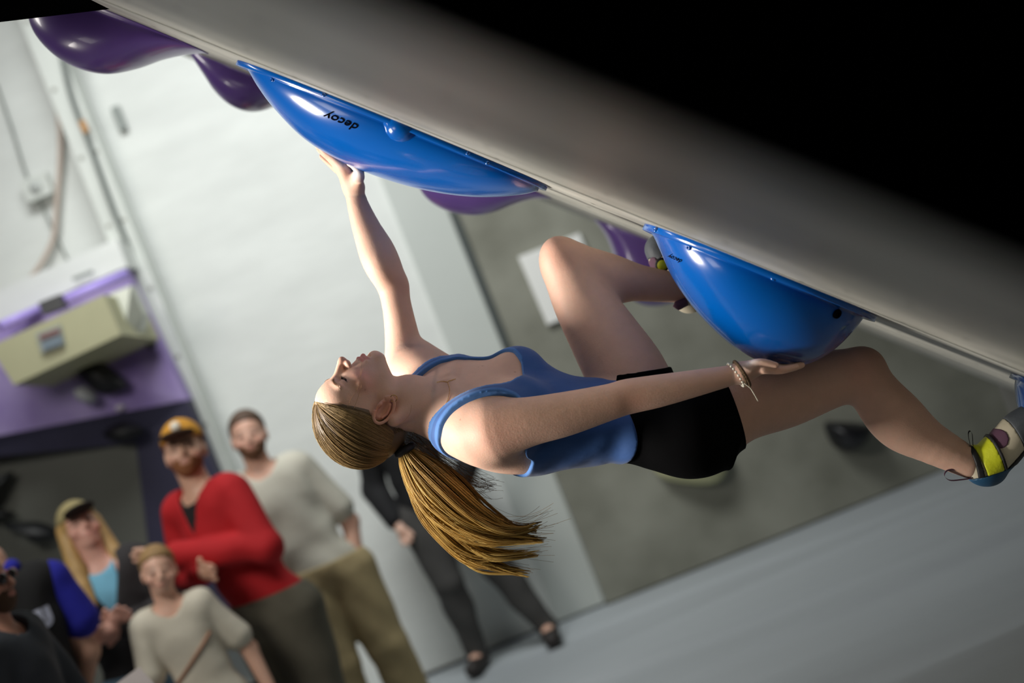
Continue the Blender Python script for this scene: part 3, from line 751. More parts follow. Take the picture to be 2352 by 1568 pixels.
PL = chain([(1580, 664, 3.27, 36), (1572, 640, 3.30, 42), (1535, 598, 3.31, 40), (1515, 572, 3.31, 33)], 0.012) + [ellp(1582, 690, 3.27, (34, 30, 30), .012)]
tl = half(1530, 592, .55, 1.0)
cl_ = C(1520, 588, 3.3); nl = np.array([-.35, .94])
def tl(X, Y, Z): return -((X - cl_[0]) * nl[0] + (Y - cl_[1]) * nl[1]) + 0.004 * np.sin((X - cl_[0]) * 180) + 0 * Z
sl_ = garment('climbing_shoe', PL, 0.0, lambda X, Y, Z: -tl(X, Y, Z), M_cream, CR, 0.0025)
garment('toe_rubber', PL, 0.0015, tl, M_rub, sl_, 0.0025)
cy_ = C(1521, 609, 3.24)
v, f = tube([cw(cy_ + np.array([0, 0, -.012])), cw(cy_ + np.array([0, 0, .004])), cw(cy_ + np.array([0, 0, .010]))], [rp(12, 3.24), rp(12, 3.24), rp(8, 3.24)], 16); obj('strap', v, f, M_yel, sl_)
v, f = tube([cw(cy_ + np.array([0.002, 0.002, -.014])), cw(cy_ + np.array([0.002, 0.002, .002]))], [rp(17, 3.24), rp(16, 3.24)], 16); obj('strap_buckle', v, f, M_blk, sl_)
cpp = C(1503, 603, 3.26)
garment('side_patch', PL, 0.0025, lambda X, Y, Z: np.sqrt(((X - cpp[0]) * 1.8) ** 2 + (Y - cpp[1]) ** 2) - rp(15, 3.26) + 0 * Z, M_plum, sl_, 0.002)
v, f = tube([P(1575, 692, 3.24), P(1556, 702, 3.235), P(1552, 708, 3.235)], [0.011, 0.011, 0.008], 10); obj('pull_loop', v, f, M_plum, sl_)

# hair: scalp cap, strands drawn back to the tie, ponytail
M_cap = mat('hair_base', srgb(108, 85, 56), .5, noise=.35, nscale=60, stretch=(1, 1, .2))
HC2 = [hell((0, -1.9, 3.3), (7.6, 9.9, 8.5), 1), hell((0, -8.6, -.6), (4.0, 3.2, 4.0), 2.5), hell((0, -6.8, -3.0), (5.0, 3.4, 3.4), 2.0)]
HT = hp(0, -12.0, -2.6)        # where the hair is tied
def hairclip(X, Y, Z):
    x, y, z = X - HO[0], Y - HO[1], Z - HO[2]
    a = [(x * MH[0, i] + y * MH[1, i] + z * MH[2, i]) / HS for i in range(3)]
    line = np.where(a[1] > 0.4, 0.55 + 1.05 * a[1] - 0.012 * (a[1] ** 2), np.where(a[1] > -2.4, 0.9 + (0.4 - a[1]) * 0.25 + 0 * a[1], np.maximum(-6.0, 1.6 + (a[1] + 2.4) * 3.0)))
    line = line + 0.05 * np.abs(a[0]) * sstep(3, 7, a[1])
    return (line - a[2]) * HS * 0.7
gl, gh = bounds(HC2, 0.004)
g = build(HC2, gl, gh, 0.003); X, Y, Z = g.full(); g.D = np.maximum(g.D, hairclip(X, Y, Z).astype(np.float32)); v, f = nets(g); v = smoothv(v, f, 2)
HR = obj('hair', cw(v), f, M_cap, CR)
thb = bvh(cw(v), f)
def strands(name, curves, radii, cols, m, parent, n=4):
    """curves: (S, n, 3) world; radii (S, n)"""
    Cn = np.asarray(curves); S, nn, _ = Cn.shape
    T = np.gradient(Cn, axis=1); T /= np.linalg.norm(T, axis=2)[..., None] + 1e-12
    ref = np.array([0.2, 0.9, 0.4]); A = np.cross(T, ref); A /= np.linalg.norm(A, axis=2)[..., None] + 1e-12; B = np.cross(T, A)
    th = np.arange(n) / n * 2 * np.pi
    V = Cn[:, :, None] + np.asarray(radii)[:, :, None, None] * (np.cos(th)[None, None, :, None] * A[:, :, None] + np.sin(th)[None, None, :, None] * B[:, :, None])
    V = V.reshape(-1, 3)
    s, i, k = np.meshgrid(np.arange(S), np.arange(nn - 1), np.arange(n), indexing='ij')
    b = (s * nn + i) * n
    Fs = np.stack([b + k, b + (k + 1) % n, b + n + (k + 1) % n, b + n + k], -1).reshape(-1, 4)
    c = np.repeat(np.asarray(cols)[:, None], nn * n, 1).reshape(-1, 3)
    return obj(name, V, Fs, m, parent, cols=c)
M_hair = mat('hair_strand', srgb(150, 120, 76), .55, attrcol=True, spec=.25)
M_lash = mat('lash', srgb(40, 30, 24), .8, spec=.1)
def hairroot(lon, lat): pass
cs, rs, cc = [], [], []
tieh = np.array([0, -12.0, -2.6]); cen = np.array([0, -1.9, 3.3]); rad = np.array([7.65, 9.95, 8.55])
def onscalp(p, lift=1.0):
    q = (p - cen) / rad; q = q / np.linalg.norm(q); return cen + q * rad * lift
cnt = 0
while cnt < 3400:
    u = random.random(); deep = False
    if u < 0.45:       # from the hairline
        x = random.uniform(-6.0, 7.3); k1 = 1 - (x / rad[0]) ** 2; zo = 1.55 + random.uniform(0, .35)
        ys = np.linspace(-2, 8, 200); q = ((ys - cen[1]) / rad[1]) ** 2 + ((zo + 1.03 * np.maximum(ys, .2) - cen[2]) / rad[2]) ** 2
        ok = np.where(q < k1)[0]
        if not len(ok): continue
        y = ys[ok[-1]]
        if random.random() < .2: y = random.uniform(-2, -.3)
        st = np.array([0, y, zo + 1.03 * max(y, .2)]); x2 = 1 - ((st[1] - cen[1]) / rad[1]) ** 2 - ((st[2] - cen[2]) / rad[2]) ** 2
        if x2 < 0: continue
        st[0] = (1 if x > 0 else -1) * rad[0] * math.sqrt(x2)
    elif u < 0.85:     # from anywhere on the scalp
        q = np.random.randn(3); q /= np.linalg.norm(q); st = cen + q * rad
        if q[0] < -.3 or st[2] < 1.0 + 1.04 * max(st[1], .2) or st[1] < -10: continue
        deep = True
    else:
        y = random.uniform(-8, -1.5); sg = random.choice((-1, 1, 1)); z = random.uniform(-4, -0.5)
        st = np.array([sg * 5.6, y * .7 - 1.5, z])
    t = np.linspace(0, 1, 14)
    a0 = (st - cen) / rad; a1 = (tieh - cen) / rad; a1n = a1 / np.linalg.norm(a1); a0n = a0 / np.linalg.norm(a0)
    om = math.acos(np.clip(a0n @ a1n, -1, 1))
    sl3 = (np.sin((1 - t) * om)[:, None] * a0n + np.sin(t * om)[:, None] * a1n) / math.sin(om)
    lift = 1.0 + 0.008 + random.uniform(0, .022) * np.sin(t * np.pi) + 0.20 * sstep(.78, 1.0, t) * 0.6
    if deep: lift = lift - .012 * (1 - sstep(0, .12, t))
    if u >= 0.85: 
        q0 = np.linalg.norm(a0); lift = q0 + (1.1 - q0) * t
    pts = cen + sl3 * rad * np.asarray(lift)[:, None]
    pts[-1] = tieh + np.random.randn(3) * .35
    jit = np.random.randn(3) * .05; pts[2:] += jit
    cs.append(cw(HO + (pts * HS) @ MH.T)); rs.append(0.0006 * np.r_[.5, np.ones(12), .8] * random.uniform(.6, 1.3))
    base_c = np.array(srgb(*random.choice([(136, 112, 72), (124, 101, 64), (146, 121, 80), (112, 90, 56)]))[:3]); cc.append(base_c); cnt += 1
strands('scalp_strands', cs, rs, cc, M_hair, HR)
# stray hairs over the cheek and neck
sc = []; 
for pts in ([(798, 935), (806, 915), (822, 890), (829, 860), (831, 832)], [(812, 940), (822, 912), (830, 885)], [(945, 930), (940, 950), (922, 968), (905, 975)]):
    p3 = [hit(treeB, x, y, .003)[0] for x, y in pts]
    if all(p is not None for p in p3): sc.append(spline(np.array(p3), 14))
if sc: strands('stray_hair', sc, [np.full(14, .00035)] * len(sc), [np.array(srgb(190, 150, 110)[:3])] * len(sc), M_hair, HR)['kind'] = 'stuff'
# ponytail: a main lock with two ends, laid out in depth
def pth(pts): return np.array([C(*p) for p in pts])
main = [[(928, 1036, 3.0), (945, 1075, 3.0), (985, 1145, 2.99), (1060, 1205, 2.98), (1130, 1235, 2.97), (1195, 1240, 2.965), (1250, 1244, 2.96)],
        [(930, 1036, 3.0), (950, 1085, 3.01), (985, 1160, 3.01), (1040, 1225, 3.01), (1095, 1265, 3.01), (1150, 1275, 3.0), (1235, 1270, 3.0)],
        [(930, 1038, 3.0), (952, 1100, 3.02), (990, 1180, 3.03), (1045, 1240, 3.03), (1095, 1285, 3.03), (1150, 1305, 3.03), (1215, 1318, 3.03)],
        [(932, 1034, 3.0), (962, 1070, 2.99), (1010, 1120, 2.98), (1075, 1180, 2.97), (1135, 1215, 2.965), (1190, 1222, 2.96), (1240, 1205, 2.955)],
        [(934, 1030, 3.0), (985, 1060, 3.02), (1035, 1100, 3.02), (1090, 1160, 3.02), (1140, 1200, 3.01), (1185, 1222, 3.0), (1230, 1225, 3.0)]]
wts = [26, 24, 22, 24, 20]
cs, rs, cc = [], [], []
palette = [(200, 166, 92), (178, 144, 76), (152, 118, 60), (214, 182, 110), (122, 94, 50), (190, 154, 84)]
for mi, mp_ in enumerate(main):
    sp = spline(pth(mp_), 26); t = np.linspace(0, 1, 26)
    for lock in range(26):
        o1 = np.random.randn(3) * np.array([1, 1, 1.6]); o1 /= max(1.0, np.linalg.norm(o1) / 1.7)
        wave = random.uniform(0, 6.28); wf = random.uniform(3, 7)
        lc = np.array(srgb(*random.choice(palette))[:3]); ln = random.uniform(.86, 1.04)
        for k in range(15):
            o2 = o1 + np.random.randn(3) * .17
            env = (0.25 + 0.95 * np.sin(np.clip(t * 1.05, 0, 1) * np.pi) ** .8) * (1 - .2 * t ** 4)
            off_ = o2[None] * env[:, None] * wts[mi] * 0.62 * K_
            off_ = off_ + (np.sin(t * wf + wave) * 7 * t)[:, None] * K_ * np.array([.4, 1, .4])
            tt = np.clip(t * ln * random.uniform(.96, 1.0), 0, 1)
            c = np.stack([np.interp(tt, t, sp[:, i]) for i in range(3)], 1) + off_
            cs.append(cw(c)); rs.append(0.00075 * random.uniform(.7, 1.3) * (1 - .75 * t ** 5)); cc.append(lc * random.uniform(.85, 1.15))
for k in range(46):        # fly-away hairs
    sp = spline(pth(random.choice(main)), 26); t = np.linspace(0, 1, 26)
    d = np.array([random.uniform(0, 1), random.uniform(-.2, 1.0), random.uniform(-.5, .5)]) * random.uniform(10, 75) * K_
    c = sp + d * (t ** 1.6)[:, None] + (np.sin(t * 9 + k) * 5 * t)[:, None] * K_ * np.array([.2, 1, .5])
    cs.append(cw(c)); rs.append(np.full(26, .0003)); cc.append(np.array(srgb(150, 120, 76)[:3]))
for k in range(60):        # loose hair under the nape
    a = np.array([(920, 1000), (950, 1015), (1000, 1050), (1080, 1105), (1125, 1120)], float) + np.random.randn(1, 2) * 14 + np.random.randn(5, 2) * 9
    sp = spline(np.array([C(x, y, 3.02 + .01 * random.random()) for x, y in a]), 26)
    cs.append(cw(sp)); rs.append(np.full(26, .00032)); cc.append(np.array(srgb(140, 112, 74)[:3]))
strands('ponytail', cs, rs, cc, M_hair, HR, 3)
tie = C(930, 1033, 3.0); ax = np.array([.55, -.83, 0]); q1 = np.array([.83, .55, 0]); q2 = np.array([0, 0, 1.])
v, f = tube([cw(tie + (q1 * math.cos(a) + q2 * math.sin(a)) * .017) for a in np.linspace(0, 2 * np.pi, 25)[:-1]], .008, 8, True); obj('hair_tie', v, f, M_blk, HR)
# eyes
M_eye = mat('eye_white', srgb(226, 220, 216), .15)
M_iris = mat('eye_iris', srgb(60, 66, 60), .1)
for s in (-1, 1):
    g = build([hell((3.1 * s, 6.5, 1.55), (1.28, 1.28, 1.28))], hp(3.1 * s, 6.5, 1.55) - .016, hp(3.1 * s, 6.5, 1.55) + .016, .0012); v, f = nets(g)
    eo = obj('eye', cw(v), f, M_eye, CR)
    g = build([hell((3.2 * s, 7.3, 1.4), (.62, .52, .62))], hp(3.2 * s, 7.3, 1.4) - .010, hp(3.2 * s, 7.3, 1.4) + .010, .0008); v, f = nets(g); obj('iris', cw(v), f, M_iris, eo)
cs = []
for s in (-1, 1):
    for k in range(26):
        u = k / 25; b = np.array([(1.9 + 2.5 * u) * s, 8.0 - .62 * u, 1.55 - .1 * u]); e = b + np.array([.25 * s * u, .55, -.25 + random.uniform(-.08, .08)])
        m_ = (b + e) / 2 + np.array([0, .05, -.12]); cs.append(cw(HO + (spline(np.array([b, m_, e]), 6) * HS) @ MH.T))
strands('eyelashes', cs, [np.linspace(.0004, .00012, 6)] * len(cs), [np.array(srgb(52, 38, 30)[:3])] * len(cs), M_lash, CR, 3)['kind'] = 'stuff'
cs = []
for s in (-1, 1):
    for k in range(90):
        u = random.random(); x = (1.35 + 3.3 * u) * s; z = 2.85 + .75 * math.sin(u * 2.1) + random.uniform(-.2, .2) * (1 - .5 * u)
        p0 = []
        for du in (0, .35, .7):
            xx_, zz_ = x + s * du * .8, z + du * (.45 - .6 * u)
            a = cw(hp(xx_, 14, zz_)); b = cw(hp(xx_, 0, zz_)); dv = b - a; dv /= np.linalg.norm(dv)
            loc, nor, _, _ = treeB.ray_cast(Vector(a), Vector(dv))
            if loc is None: break
            p0.append(np.array(loc) - dv * (.0003 + .0008 * du))
        if len(p0) == 3: cs.append(spline(np.array(p0), 5))
strands('eyebrows', cs, [np.array([.00022, .0003, .0003, .0002, .0001])] * len(cs), [np.array(srgb(120, 84, 58)[:3])] * len(cs), M_hair, CR, 3)['kind'] = 'stuff'
# jewellery
M_gold = mat('gold', srgb(226, 184, 112), .25, metal=1.0)
ec = hp(8.2, -.2, -4.4)
v, f = tube([cw(ec + (MH @ np.array([.2 * math.sin(a), math.cos(a) * .7, -math.sin(a) * .7])) * HS) for a in np.linspace(0, 2 * np.pi, 25)[:-1]], .0009, 6, True); obj('ear_ring', v, f, M_gold, CR)
nl_ = []
for pts in ([(1046, 871), (1036, 874), (1029, 878), (1033, 895), (1030, 915), (1022, 934), (1010, 952)], [(1029, 878), (1015, 876), (1003, 879)]):
    p3 = [hit(treeB, x, y, .0012)[0] for x, y in pts]
    if all(p is not None for p in p3): nl_.append(tube(spline(np.array(p3), 30), .0007, 6))
if nl_: v, f = merge(nl_); obj('necklace', v, f, M_gold, CR)
M_braid = mat('brown_braid', srgb(104, 78, 48), .8, noise=.6, nscale=260, bump=.6, bscale=400); M_bead = mat('white_bead', srgb(236, 232, 214), .4)
wa = C(1695, 857, 2.82) - C(1640, 869, 2.82); wa /= np.linalg.norm(wa); wb = np.array([-wa[1], wa[0], 0]); wc = np.array([0, 0, 1.])
def ring(px, py, r, tilt, n=40): 
    c = C(px, py, 2.815); return [cw(c + wb * math.cos(a) * r + wc * math.sin(a) * (r + .0085) + wa * math.cos(a) * tilt) for a in np.linspace(0, 2 * np.pi, n + 1)[:-1]]
for k, (px, py, tl_) in enumerate(((1701, 858, -.006), (1704, 858, -.009))):
    v, f = tube(ring(px, py, .0255 + .001 * k, tl_), .0034, 8, True); obj('bracelet', v, f, M_braid, CR)
wbds = ring(1690, 861, .0245, -.010)
bl = obj('bead_bracelet', *tube(wbds, .0007, 6, True), M_braid, CR)
for i in range(len(wbds)):
    if i % 2: continue
    g0 = np.array(wbds[i]); vv = []; 
    bm = bmesh.new(); bmesh.ops.create_icosphere(bm, subdivisions=1, radius=.0029); vv = np.array([x.co for x in bm.verts]) + g0; ff = [[x.index for x in q.verts] for q in bm.faces]; bm.free()
    obj('bead', vv, ff, M_bead, bl)
pts = [(1709, 880), (1722, 890), (1728, 898), (1735, 910), (1741, 921)]
v, f = tube(spline(np.array([P(x, y, 2.79) for x, y in pts]), 16), .0008, 6); obj('bracelet_string', v, f, M_bead, CR)

# ------------------------------------------------------------------ spectators
M_skinB = mat('skin_spectator', srgb(225, 180, 158), 0.5, attrcol=True, sss=0.1)
def rotz(a): return np.array([[math.cos(a), -math.sin(a), 0], [math.sin(a), math.cos(a), 0], [0, 0, 1.]])
def rotx(a): return np.array([[1, 0, 0], [0, math.cos(a), -math.sin(a)], [0, math.sin(a), math.cos(a)]])
def roty(a): return np.array([[math.cos(a), 0, math.sin(a)], [0, 1, 0], [-math.sin(a), 0, math.cos(a)]])
def cloth(name, col, **k): return mat(name, srgb(*col), k.pop('rough', .85), noise=k.pop('noise', .18), nscale=k.pop('nscale', 10), bump=.4, bscale=30, **k)
def person(label, H, face, d, yaw, top, bottom, head=(0, 0, 0), arms=None, legs=None, hair=None, cap_=None, beard=None, skin=(222, 178, 156), shoes=(40, 40, 44), hs=1.0, inner=None, group=None, lean=(0, 0), build_=1.0, res=0.0075):
    """face: pixel of the face centre at distance d; stands on the floor below it. Local frame: faces -y, x to its left, z up."""
    fp = P(face[0], face[1], d)
    Rz = rotz(math.radians(yaw)); lw = lean; fp = fp - np.array([lw[0] * 1.05 * H, lw[1] * 1.05 * H, 0])
    lean = tuple((Rz.T @ np.array([lw[0], lw[1], 0]))[:2])
    root = thing('person', label, 'person', (fp[0], fp[1], 0.0), group)
    def tw(v): return np.asarray(v) @ Rz.T + np.array([fp[0], fp[1], 0.0])
    u = H; bw = build_
    def p3(x, y, z): return np.array([x, y, z]) * u
    lx, ly = lean
    sh = lambda s: np.array([.088 * s * bw + lx, .005 + ly, .805])
    A = {}
    for s in (-1, 1):
        A[s] = [np.array(q) for q in (arms or {}).get(s, [(s * .135, .015, .63), (s * .14, -.03, .49)])]
    for s in (-1, 1): A[s] = [q + np.array([lx, ly, 0]) * q[2] / .805 for q in A[s]]
    Lg = {s: [np.array(q) for q in (legs or {}).get(s, [(.056 * s, -.012, .285), (.06 * s, .012, .045)])] for s in (-1, 1)}
    hM = rotz(math.radians(head[0])) @ rotx(math.radians(head[1])) @ roty(math.radians(head[2]))
    pv = np.array([lx * 1.05, ly * 1.05, .865])
    def hq(x, y, z): return (pv + hM @ (np.array([x, y, z]) * hs)) * u
    def he(c, r, k=.006, op='u'): return (dell(hq(*c), np.array(r) * hs * u, hM), k * u, op)
    def hc(a, b, r0, r1, k=.004, op='u'): return (dcap(hq(*a), hq(*b), r0 * hs * u, r1 * hs * u), k * u, op)
    def pc(a, b, r0, r1, k=.012): return (dcap(np.array(a) * u, np.array(b) * u, r0 * u, r1 * u), k * u, 'u')
    def pe(c, r, k=.03): return (dell(np.array(c) * u, np.array(r) * u), k * u, 'u')
    T_ = [pe((0, 0, .535), (.080 * bw, .058 * bw, .065)), pe((lx * .4, ly * .4, .63), (.074 * bw, .054 * bw, .09)), pe((lx * .8, ly * .8 + .004, .735), (.088 * bw, .060 * bw, .095)),
          pc(sh(-1) * [.8, 1, 1] + [lx * .2, 0, 0], sh(1) * [.8, 1, 1] + [lx * .2, 0, 0], .036, .036, .03), pc((lx, ly + .006, .80), tuple(pv + [0, 0, .02]), .036, .032, .02)]
    arm = {}; leg = {}
    for s in (-1, 1):
        e, wq = A[s]
        arm[s] = [pc(sh(s), e, .031, .024), pc(e, wq, .0245, .0165)]
        dirv = (wq - e) / np.linalg.norm(wq - e); sd = np.cross(dirv, [0, 1, .2]); sd /= np.linalg.norm(sd)
        arm[str(s)] = [pc(wq, wq + dirv * .045, .016, .019, .008)] + [pc(wq + dirv * .045 + sd * o_, wq + dirv * (.045 + l_) + sd * o_ * 1.25 + np.array([0, -.006, 0]), .0068, .0055, .003) for o_, l_ in ((-.016, .036), (-.0055, .044), (.0055, .042), (.016, .032))] + [pc(wq + dirv * .012 + sd * .014, wq + dirv * .042 + sd * .032, .0085, .0065, .004)]
        k_, a_ = Lg[s]
        leg[s] = [pc((.05 * s, 0, .50), k_, .055 * bw, .036), pc(k_, a_, .036, .022), pe(tuple((k_ * .65 + a_ * .35) + [0, .012, 0]), (.03, .03, .06), .02)]
    HD = [he((0, .008, .082), (.043, .054, .050)), he((0, -.018, .052), (.036, .033, .048), .012), he((0, -.036, .018), (.017, .015, .014), .012), he((0, -.046, .034), (.016, .012, .014), .008),
          hc((0, -.049, .072), (0, -.060, .052), .005, .0078, .005)]
    for s in (-1, 1): HD += [he((.0435 * s, .004, .06), (.006, .013, .019), .003), he((.018 * s, -.060, .068), (.012, .010, .008), .006, 's'), he((.018 * s, -.043, .068), (.009, .008, .008), .003), he((.026 * s, -.036, .05), (.014, .013, .012), .01)]
    PRS = T_ + arm[-1] + arm[1] + leg[-1] + leg[1] + HD + arm['-1'] + arm['1'] + [pc(Lg[s][1], Lg[s][1] + [.012 * s, -.075, -.024], .022, .018) for s in (-1, 1)]
    lo_, hi_ = bounds(PRS, .02); g = build(PRS, lo_, hi_, res); v, f = nets(g)
    hl = ((v / u - pv) @ hM) / hs
    c = np.tile(np.array(srgb(*skin)[:3]), (len(v), 1))
    def ti(m, col):
        nonlocal c
        c = c * (1 - m[:, None]) + np.array(srgb(*col)[:3]) * m[:, None]
    fr = hl[:, 1] < -.02
    for s in (-1, 1):
        ti(np.where(fr, .85 * np.exp(-((hl[:, 0] - .018 * s) / .010) ** 2 - ((hl[:, 2] - .067) / .0052) ** 2), 0), (66, 46, 40))
        ti(np.where(fr, .7 * np.exp(-((hl[:, 0] - .019 * s) / .013) ** 2 - ((hl[:, 2] - .080) / .0045) ** 2), 0), (96, 68, 50))
        ti(np.where(fr, .35 * np.exp(-((hl[:, 0] - .026 * s) / .012) ** 2 - ((hl[:, 2] - .045) / .012) ** 2), 0), (214, 138, 124))
    ti(np.where(fr, .75 * np.exp(-(hl[:, 0] / .014) ** 2 - ((hl[:, 2] - .033) / .0045) ** 2), 0), (176, 96, 92))
    obj('body', tw(v), f, M_skinB, root, cols=c)
    def gar(name, prims, offset, clip, m, parent=root, h=res, wr=0.0):
        lo2, hi2 = bounds(prims, offset * u + .02); gg = build(prims, lo2, hi2, h); X, Y, Z = gg.full()
        D = gg.D - offset * u
        if wr: D = D + (.6 * wr * np.sin(Z * 26 + X * 13 + 3 * np.sin(X * 9 + Y * 7)) + .4 * wr * np.sin(X * 23 - Z * 9 + Y * 15 + 2 * np.sin(Z * 8))).astype(np.float32)
        if clip is not None: D = np.maximum(D, (clip(X / u, Y / u, Z / u) * u).astype(np.float32))
        gg.D = D; vv, ff = nets(gg)
        if not len(ff): return None
        vv = smoothv(vv, ff, 1); return obj(name, tw(vv), ff, m, parent)
    # lower clothing
    bk = bottom['kind']; zc = bottom.get('to', .05)
    gar(bottom.get('name', 'trousers'), T_[:2] + leg[-1] + leg[1], bottom.get('off', .012), lambda X, Y, Z: np.maximum(Z - bottom.get('waist', .585), zc - Z) + 0 * X, bottom['mat'], wr=.004)
    # upper clothing
    slv = top.get('sleeve', 1.0); tpr = list(T_[:4])
    for s in (-1, 1):
        e, wq = A[s]
        if slv >= 1: tpr += [pc(sh(s), e, .030, .026), pc(e, e + (wq - e) * (slv - .0 if slv < 1 else .95), .026, .020)]
        else: tpr += [pc(sh(s), sh(s) + (e - sh(s)) * slv, .028, .031)]
    o_ = top.get('off', .011)
    nk = np.array([lx, ly - .012, .845])
    def tclip(X, Y, Z):
        hem = top.get('hem', .50) - Z
        n = .046 - np.sqrt((X - nk[0]) ** 2 + (Y - nk[1]) ** 2 + ((Z - nk[2]) * .8) ** 2)
        r = np.maximum(hem, n)
        if top.get('vneck'):
            vn = np.maximum(top['vneck'] - Z, 0 * X) * 0
            wdt = np.clip((Z - top['vneck']) * .42, -.02, .05)
            r = np.maximum(r, np.where(Y < ly, wdt - np.abs(X - lx), -1))
        return r
    tops = gar(top.get('name', 'shirt'), tpr, o_, tclip, top['mat'], wr=.005)
    if inner:
        gar('undershirt', T_[2:4], .008, lambda X, Y, Z: np.maximum(np.maximum(.66 - Z, np.abs(X - lx) - .040), .040 - np.sqrt((X - nk[0]) ** 2 + (Y - nk[1] + .01) ** 2 + (Z - nk[2]) ** 2)), inner)
    for s in (-1, 1):
        a_ = Lg[s][1]
        sp = [pc(a_ + [0, .012, -.022], a_ + [.014 * s, -.085, -.028], .026, .022), pc(a_ + [0, .006, -.01], a_ + [0, 0, .015], .026, .026)]
        gar('shoe', sp, .004, lambda X, Y, Z: -Z + .001 + 0 * X, mat('shoe_upper', srgb(*shoes), .6))
    if hair:
        hm = hair['mat']; hp_ = [he((0, .012, .088), (.046, .056, .051))]
        for a, b, r0, r1 in hair.get('locks', []): hp_ += [hc(a, b, r0, r1, .012)]
        def hclip(X, Y, Z):
            x, y, z = X - pv[0], Y - pv[1], Z - pv[2]
            q = [(x * hM[0, i] + y * hM[1, i] + z * hM[2, i]) / hs for i in range(3)]
            ln = np.where(q[1] < -.005, .098 + (-q[1] - .02) * .5, np.where(q[1] < .012, .070, hair.get('nape', .02)))
            return np.where(q[2] > hair.get('zlock', -9.), ln - q[2], -1) if not hair.get('locks') else np.maximum(np.where(np.abs(q[0]) < .03 + 0 * q[2], np.where(q[1] < -.01, ln - q[2], -1), np.where(q[1] < -.03, ln - q[2], -1)), -1)
        gar('hair', hp_, .003, hclip, hm)
    if beard:
        def bclip(X, Y, Z):
            x, y, z = X - pv[0], Y - pv[1], Z - pv[2]
            q = [(x * hM[0, i] + y * hM[1, i] + z * hM[2, i]) / hs for i in range(3)]
            up = np.where(np.abs(q[0]) < .02, .042, .052); mouth = .0065 - np.sqrt((q[0] * .45) ** 2 + (q[2] - .0335) ** 2)
            return np.maximum(np.maximum(q[2] - up, q[1] - .008), np.where(q[1] < -.02, mouth, -1))
        gar('beard', HD[:4], .004, bclip, beard)
    if cap_:
        def cclip(X, Y, Z):
            x, y, z = X - pv[0], Y - pv[1], Z - pv[2]
            q2 = (x * hM[0, 2] + y * hM[1, 2] + z * hM[2, 2]) / hs; return .092 - q2
        co = gar('cap', [he((0, .008, .090), (.047, .058, .054))], .004, cclip, cap_['mat'])
        gar('brim', [he((0, -.068, .094), (.040, .042, .005), .003)], .0015, None, cap_['brim'], co)
        gar('button', [he((0, .008, .147), (.006, .006, .003), .003)], .0015, None, cap_['mat'], co)
        if cap_.get('logo'):
            gar('logo', [he((0, -.052, .118), (.011, .006, .011), .003)], .001, None, cap_['logo'], co, h=.004)
    return root, tw, hq, gar, pc, he, hc, u

# man in red fleece with folded arms
MR = cloth('red_fleece', (186, 22, 30), noise=.1)
rr = person('man in a red zip fleece and orange cap with folded arms', 1.84, (420, 1040), 6.0, -34, dict(mat=MR, name='fleece_jacket', sleeve=1, hem=.46, off=.011, vneck=.745), dict(kind='long', mat=cloth('olive_trousers', (98, 94, 80)), off=.016, waist=.56),
    head=(42, -12, 4), arms={1: [(.145, -.025, .665), (-.03, -.12, .725)], -1: [(-.135, -.03, .665), (.02, -.11, .665)]}, beard=mat('ginger_beard', srgb(150, 96, 60), .9, noise=.3, nscale=80), skin=(222, 176, 150),
    cap_=dict(mat=cloth('orange_cap', (206, 146, 44), noise=.05), brim=cloth('dark_brim', (70, 52, 34)), logo=mat('cap_logo', srgb(232, 226, 210), .7)), hair=dict(mat=mat('auburn_hair', srgb(110, 70, 44), .7), nape=.02), inner=cloth('black_tee', (24, 24, 26)), build_=1.08, shoes=(60, 58, 54), lean=(-.06, 0))
# man in beige tee
MB_ = cloth('beige_tee', (206, 203, 188), noise=.08)
rr = person('bearded man in a plain beige t-shirt and khaki trousers, hand in pocket', 1.80, (568, 1004), 6.75, 8, dict(mat=MB_, name='t_shirt', sleeve=.75, hem=.47, off=.013), dict(kind='long', mat=cloth('khaki_trousers', (178, 160, 118)), off=.020, waist=.55),
    head=(0, -4, 4), arms={1: [(.150, .02, .62), (.115, -.02, .49)], -1: [(-.15, .02, .62), (-.12, -.02, .49)]}, beard=mat('brown_beard', srgb(120, 84, 60), .9, noise=.3, nscale=80), hair=dict(mat=mat('brown_hair', srgb(84, 64, 50), .7), nape=.02), skin=(218, 172, 150), build_=1.08, lean=(-.06, 0), shoes=(80, 70, 60), legs={1: [(.075, -.012, .285), (.10, .012, .045)], -1: [(-.06, -.012, .285), (-.07, .012, .045)]})
# woman in cap and dark fleece
MG = cloth('charcoal_fleece', (46, 44, 46), noise=.15)
bl_ = mat('blonde_hair', srgb(186, 150, 92), .55, noise=.35, nscale=60, stretch=(1, 1, .15))
rr = person('long-haired blonde woman in a khaki cap, charcoal fleece and denim shorts', 1.69, (188, 1208), 6.0, 14, dict(mat=MG, name='fleece_jacket', sleeve=1, hem=.52, off=.014, vneck=.70), dict(kind='short', name='denim_shorts', mat=cloth('light_denim', (128, 162, 186), noise=.25), off=.014, to=.41, waist=.56),
    head=(16, -18, 0), arms={1: [(.150, -.02, .66), (.01, -.125, .675)], -1: [(-.155, -.02, .65), (-.03, -.115, .69)]}, hair=dict(mat=bl_, locks=[((.040, .01, .08), (.046, 0, -.03), .016, .020), ((-.040, .01, .08), (-.050, 0, -.03), .016, .022), ((.046, 0, -.03), (.052, -.02, -.10), .020, .012), ((-.050, 0, -.03), (-.062, -.02, -.13), .022, .012), ((0, .04, .07), (0, .045, -.06), .03, .035)]),
    cap_=dict(mat=cloth('khaki_cap', (150, 138, 96), noise=.05), brim=cloth('black_brim', (26, 24, 22))), inner=cloth('light_blue_tee', (128, 196, 226)), skin=(224, 172, 154), shoes=(220, 220, 220))
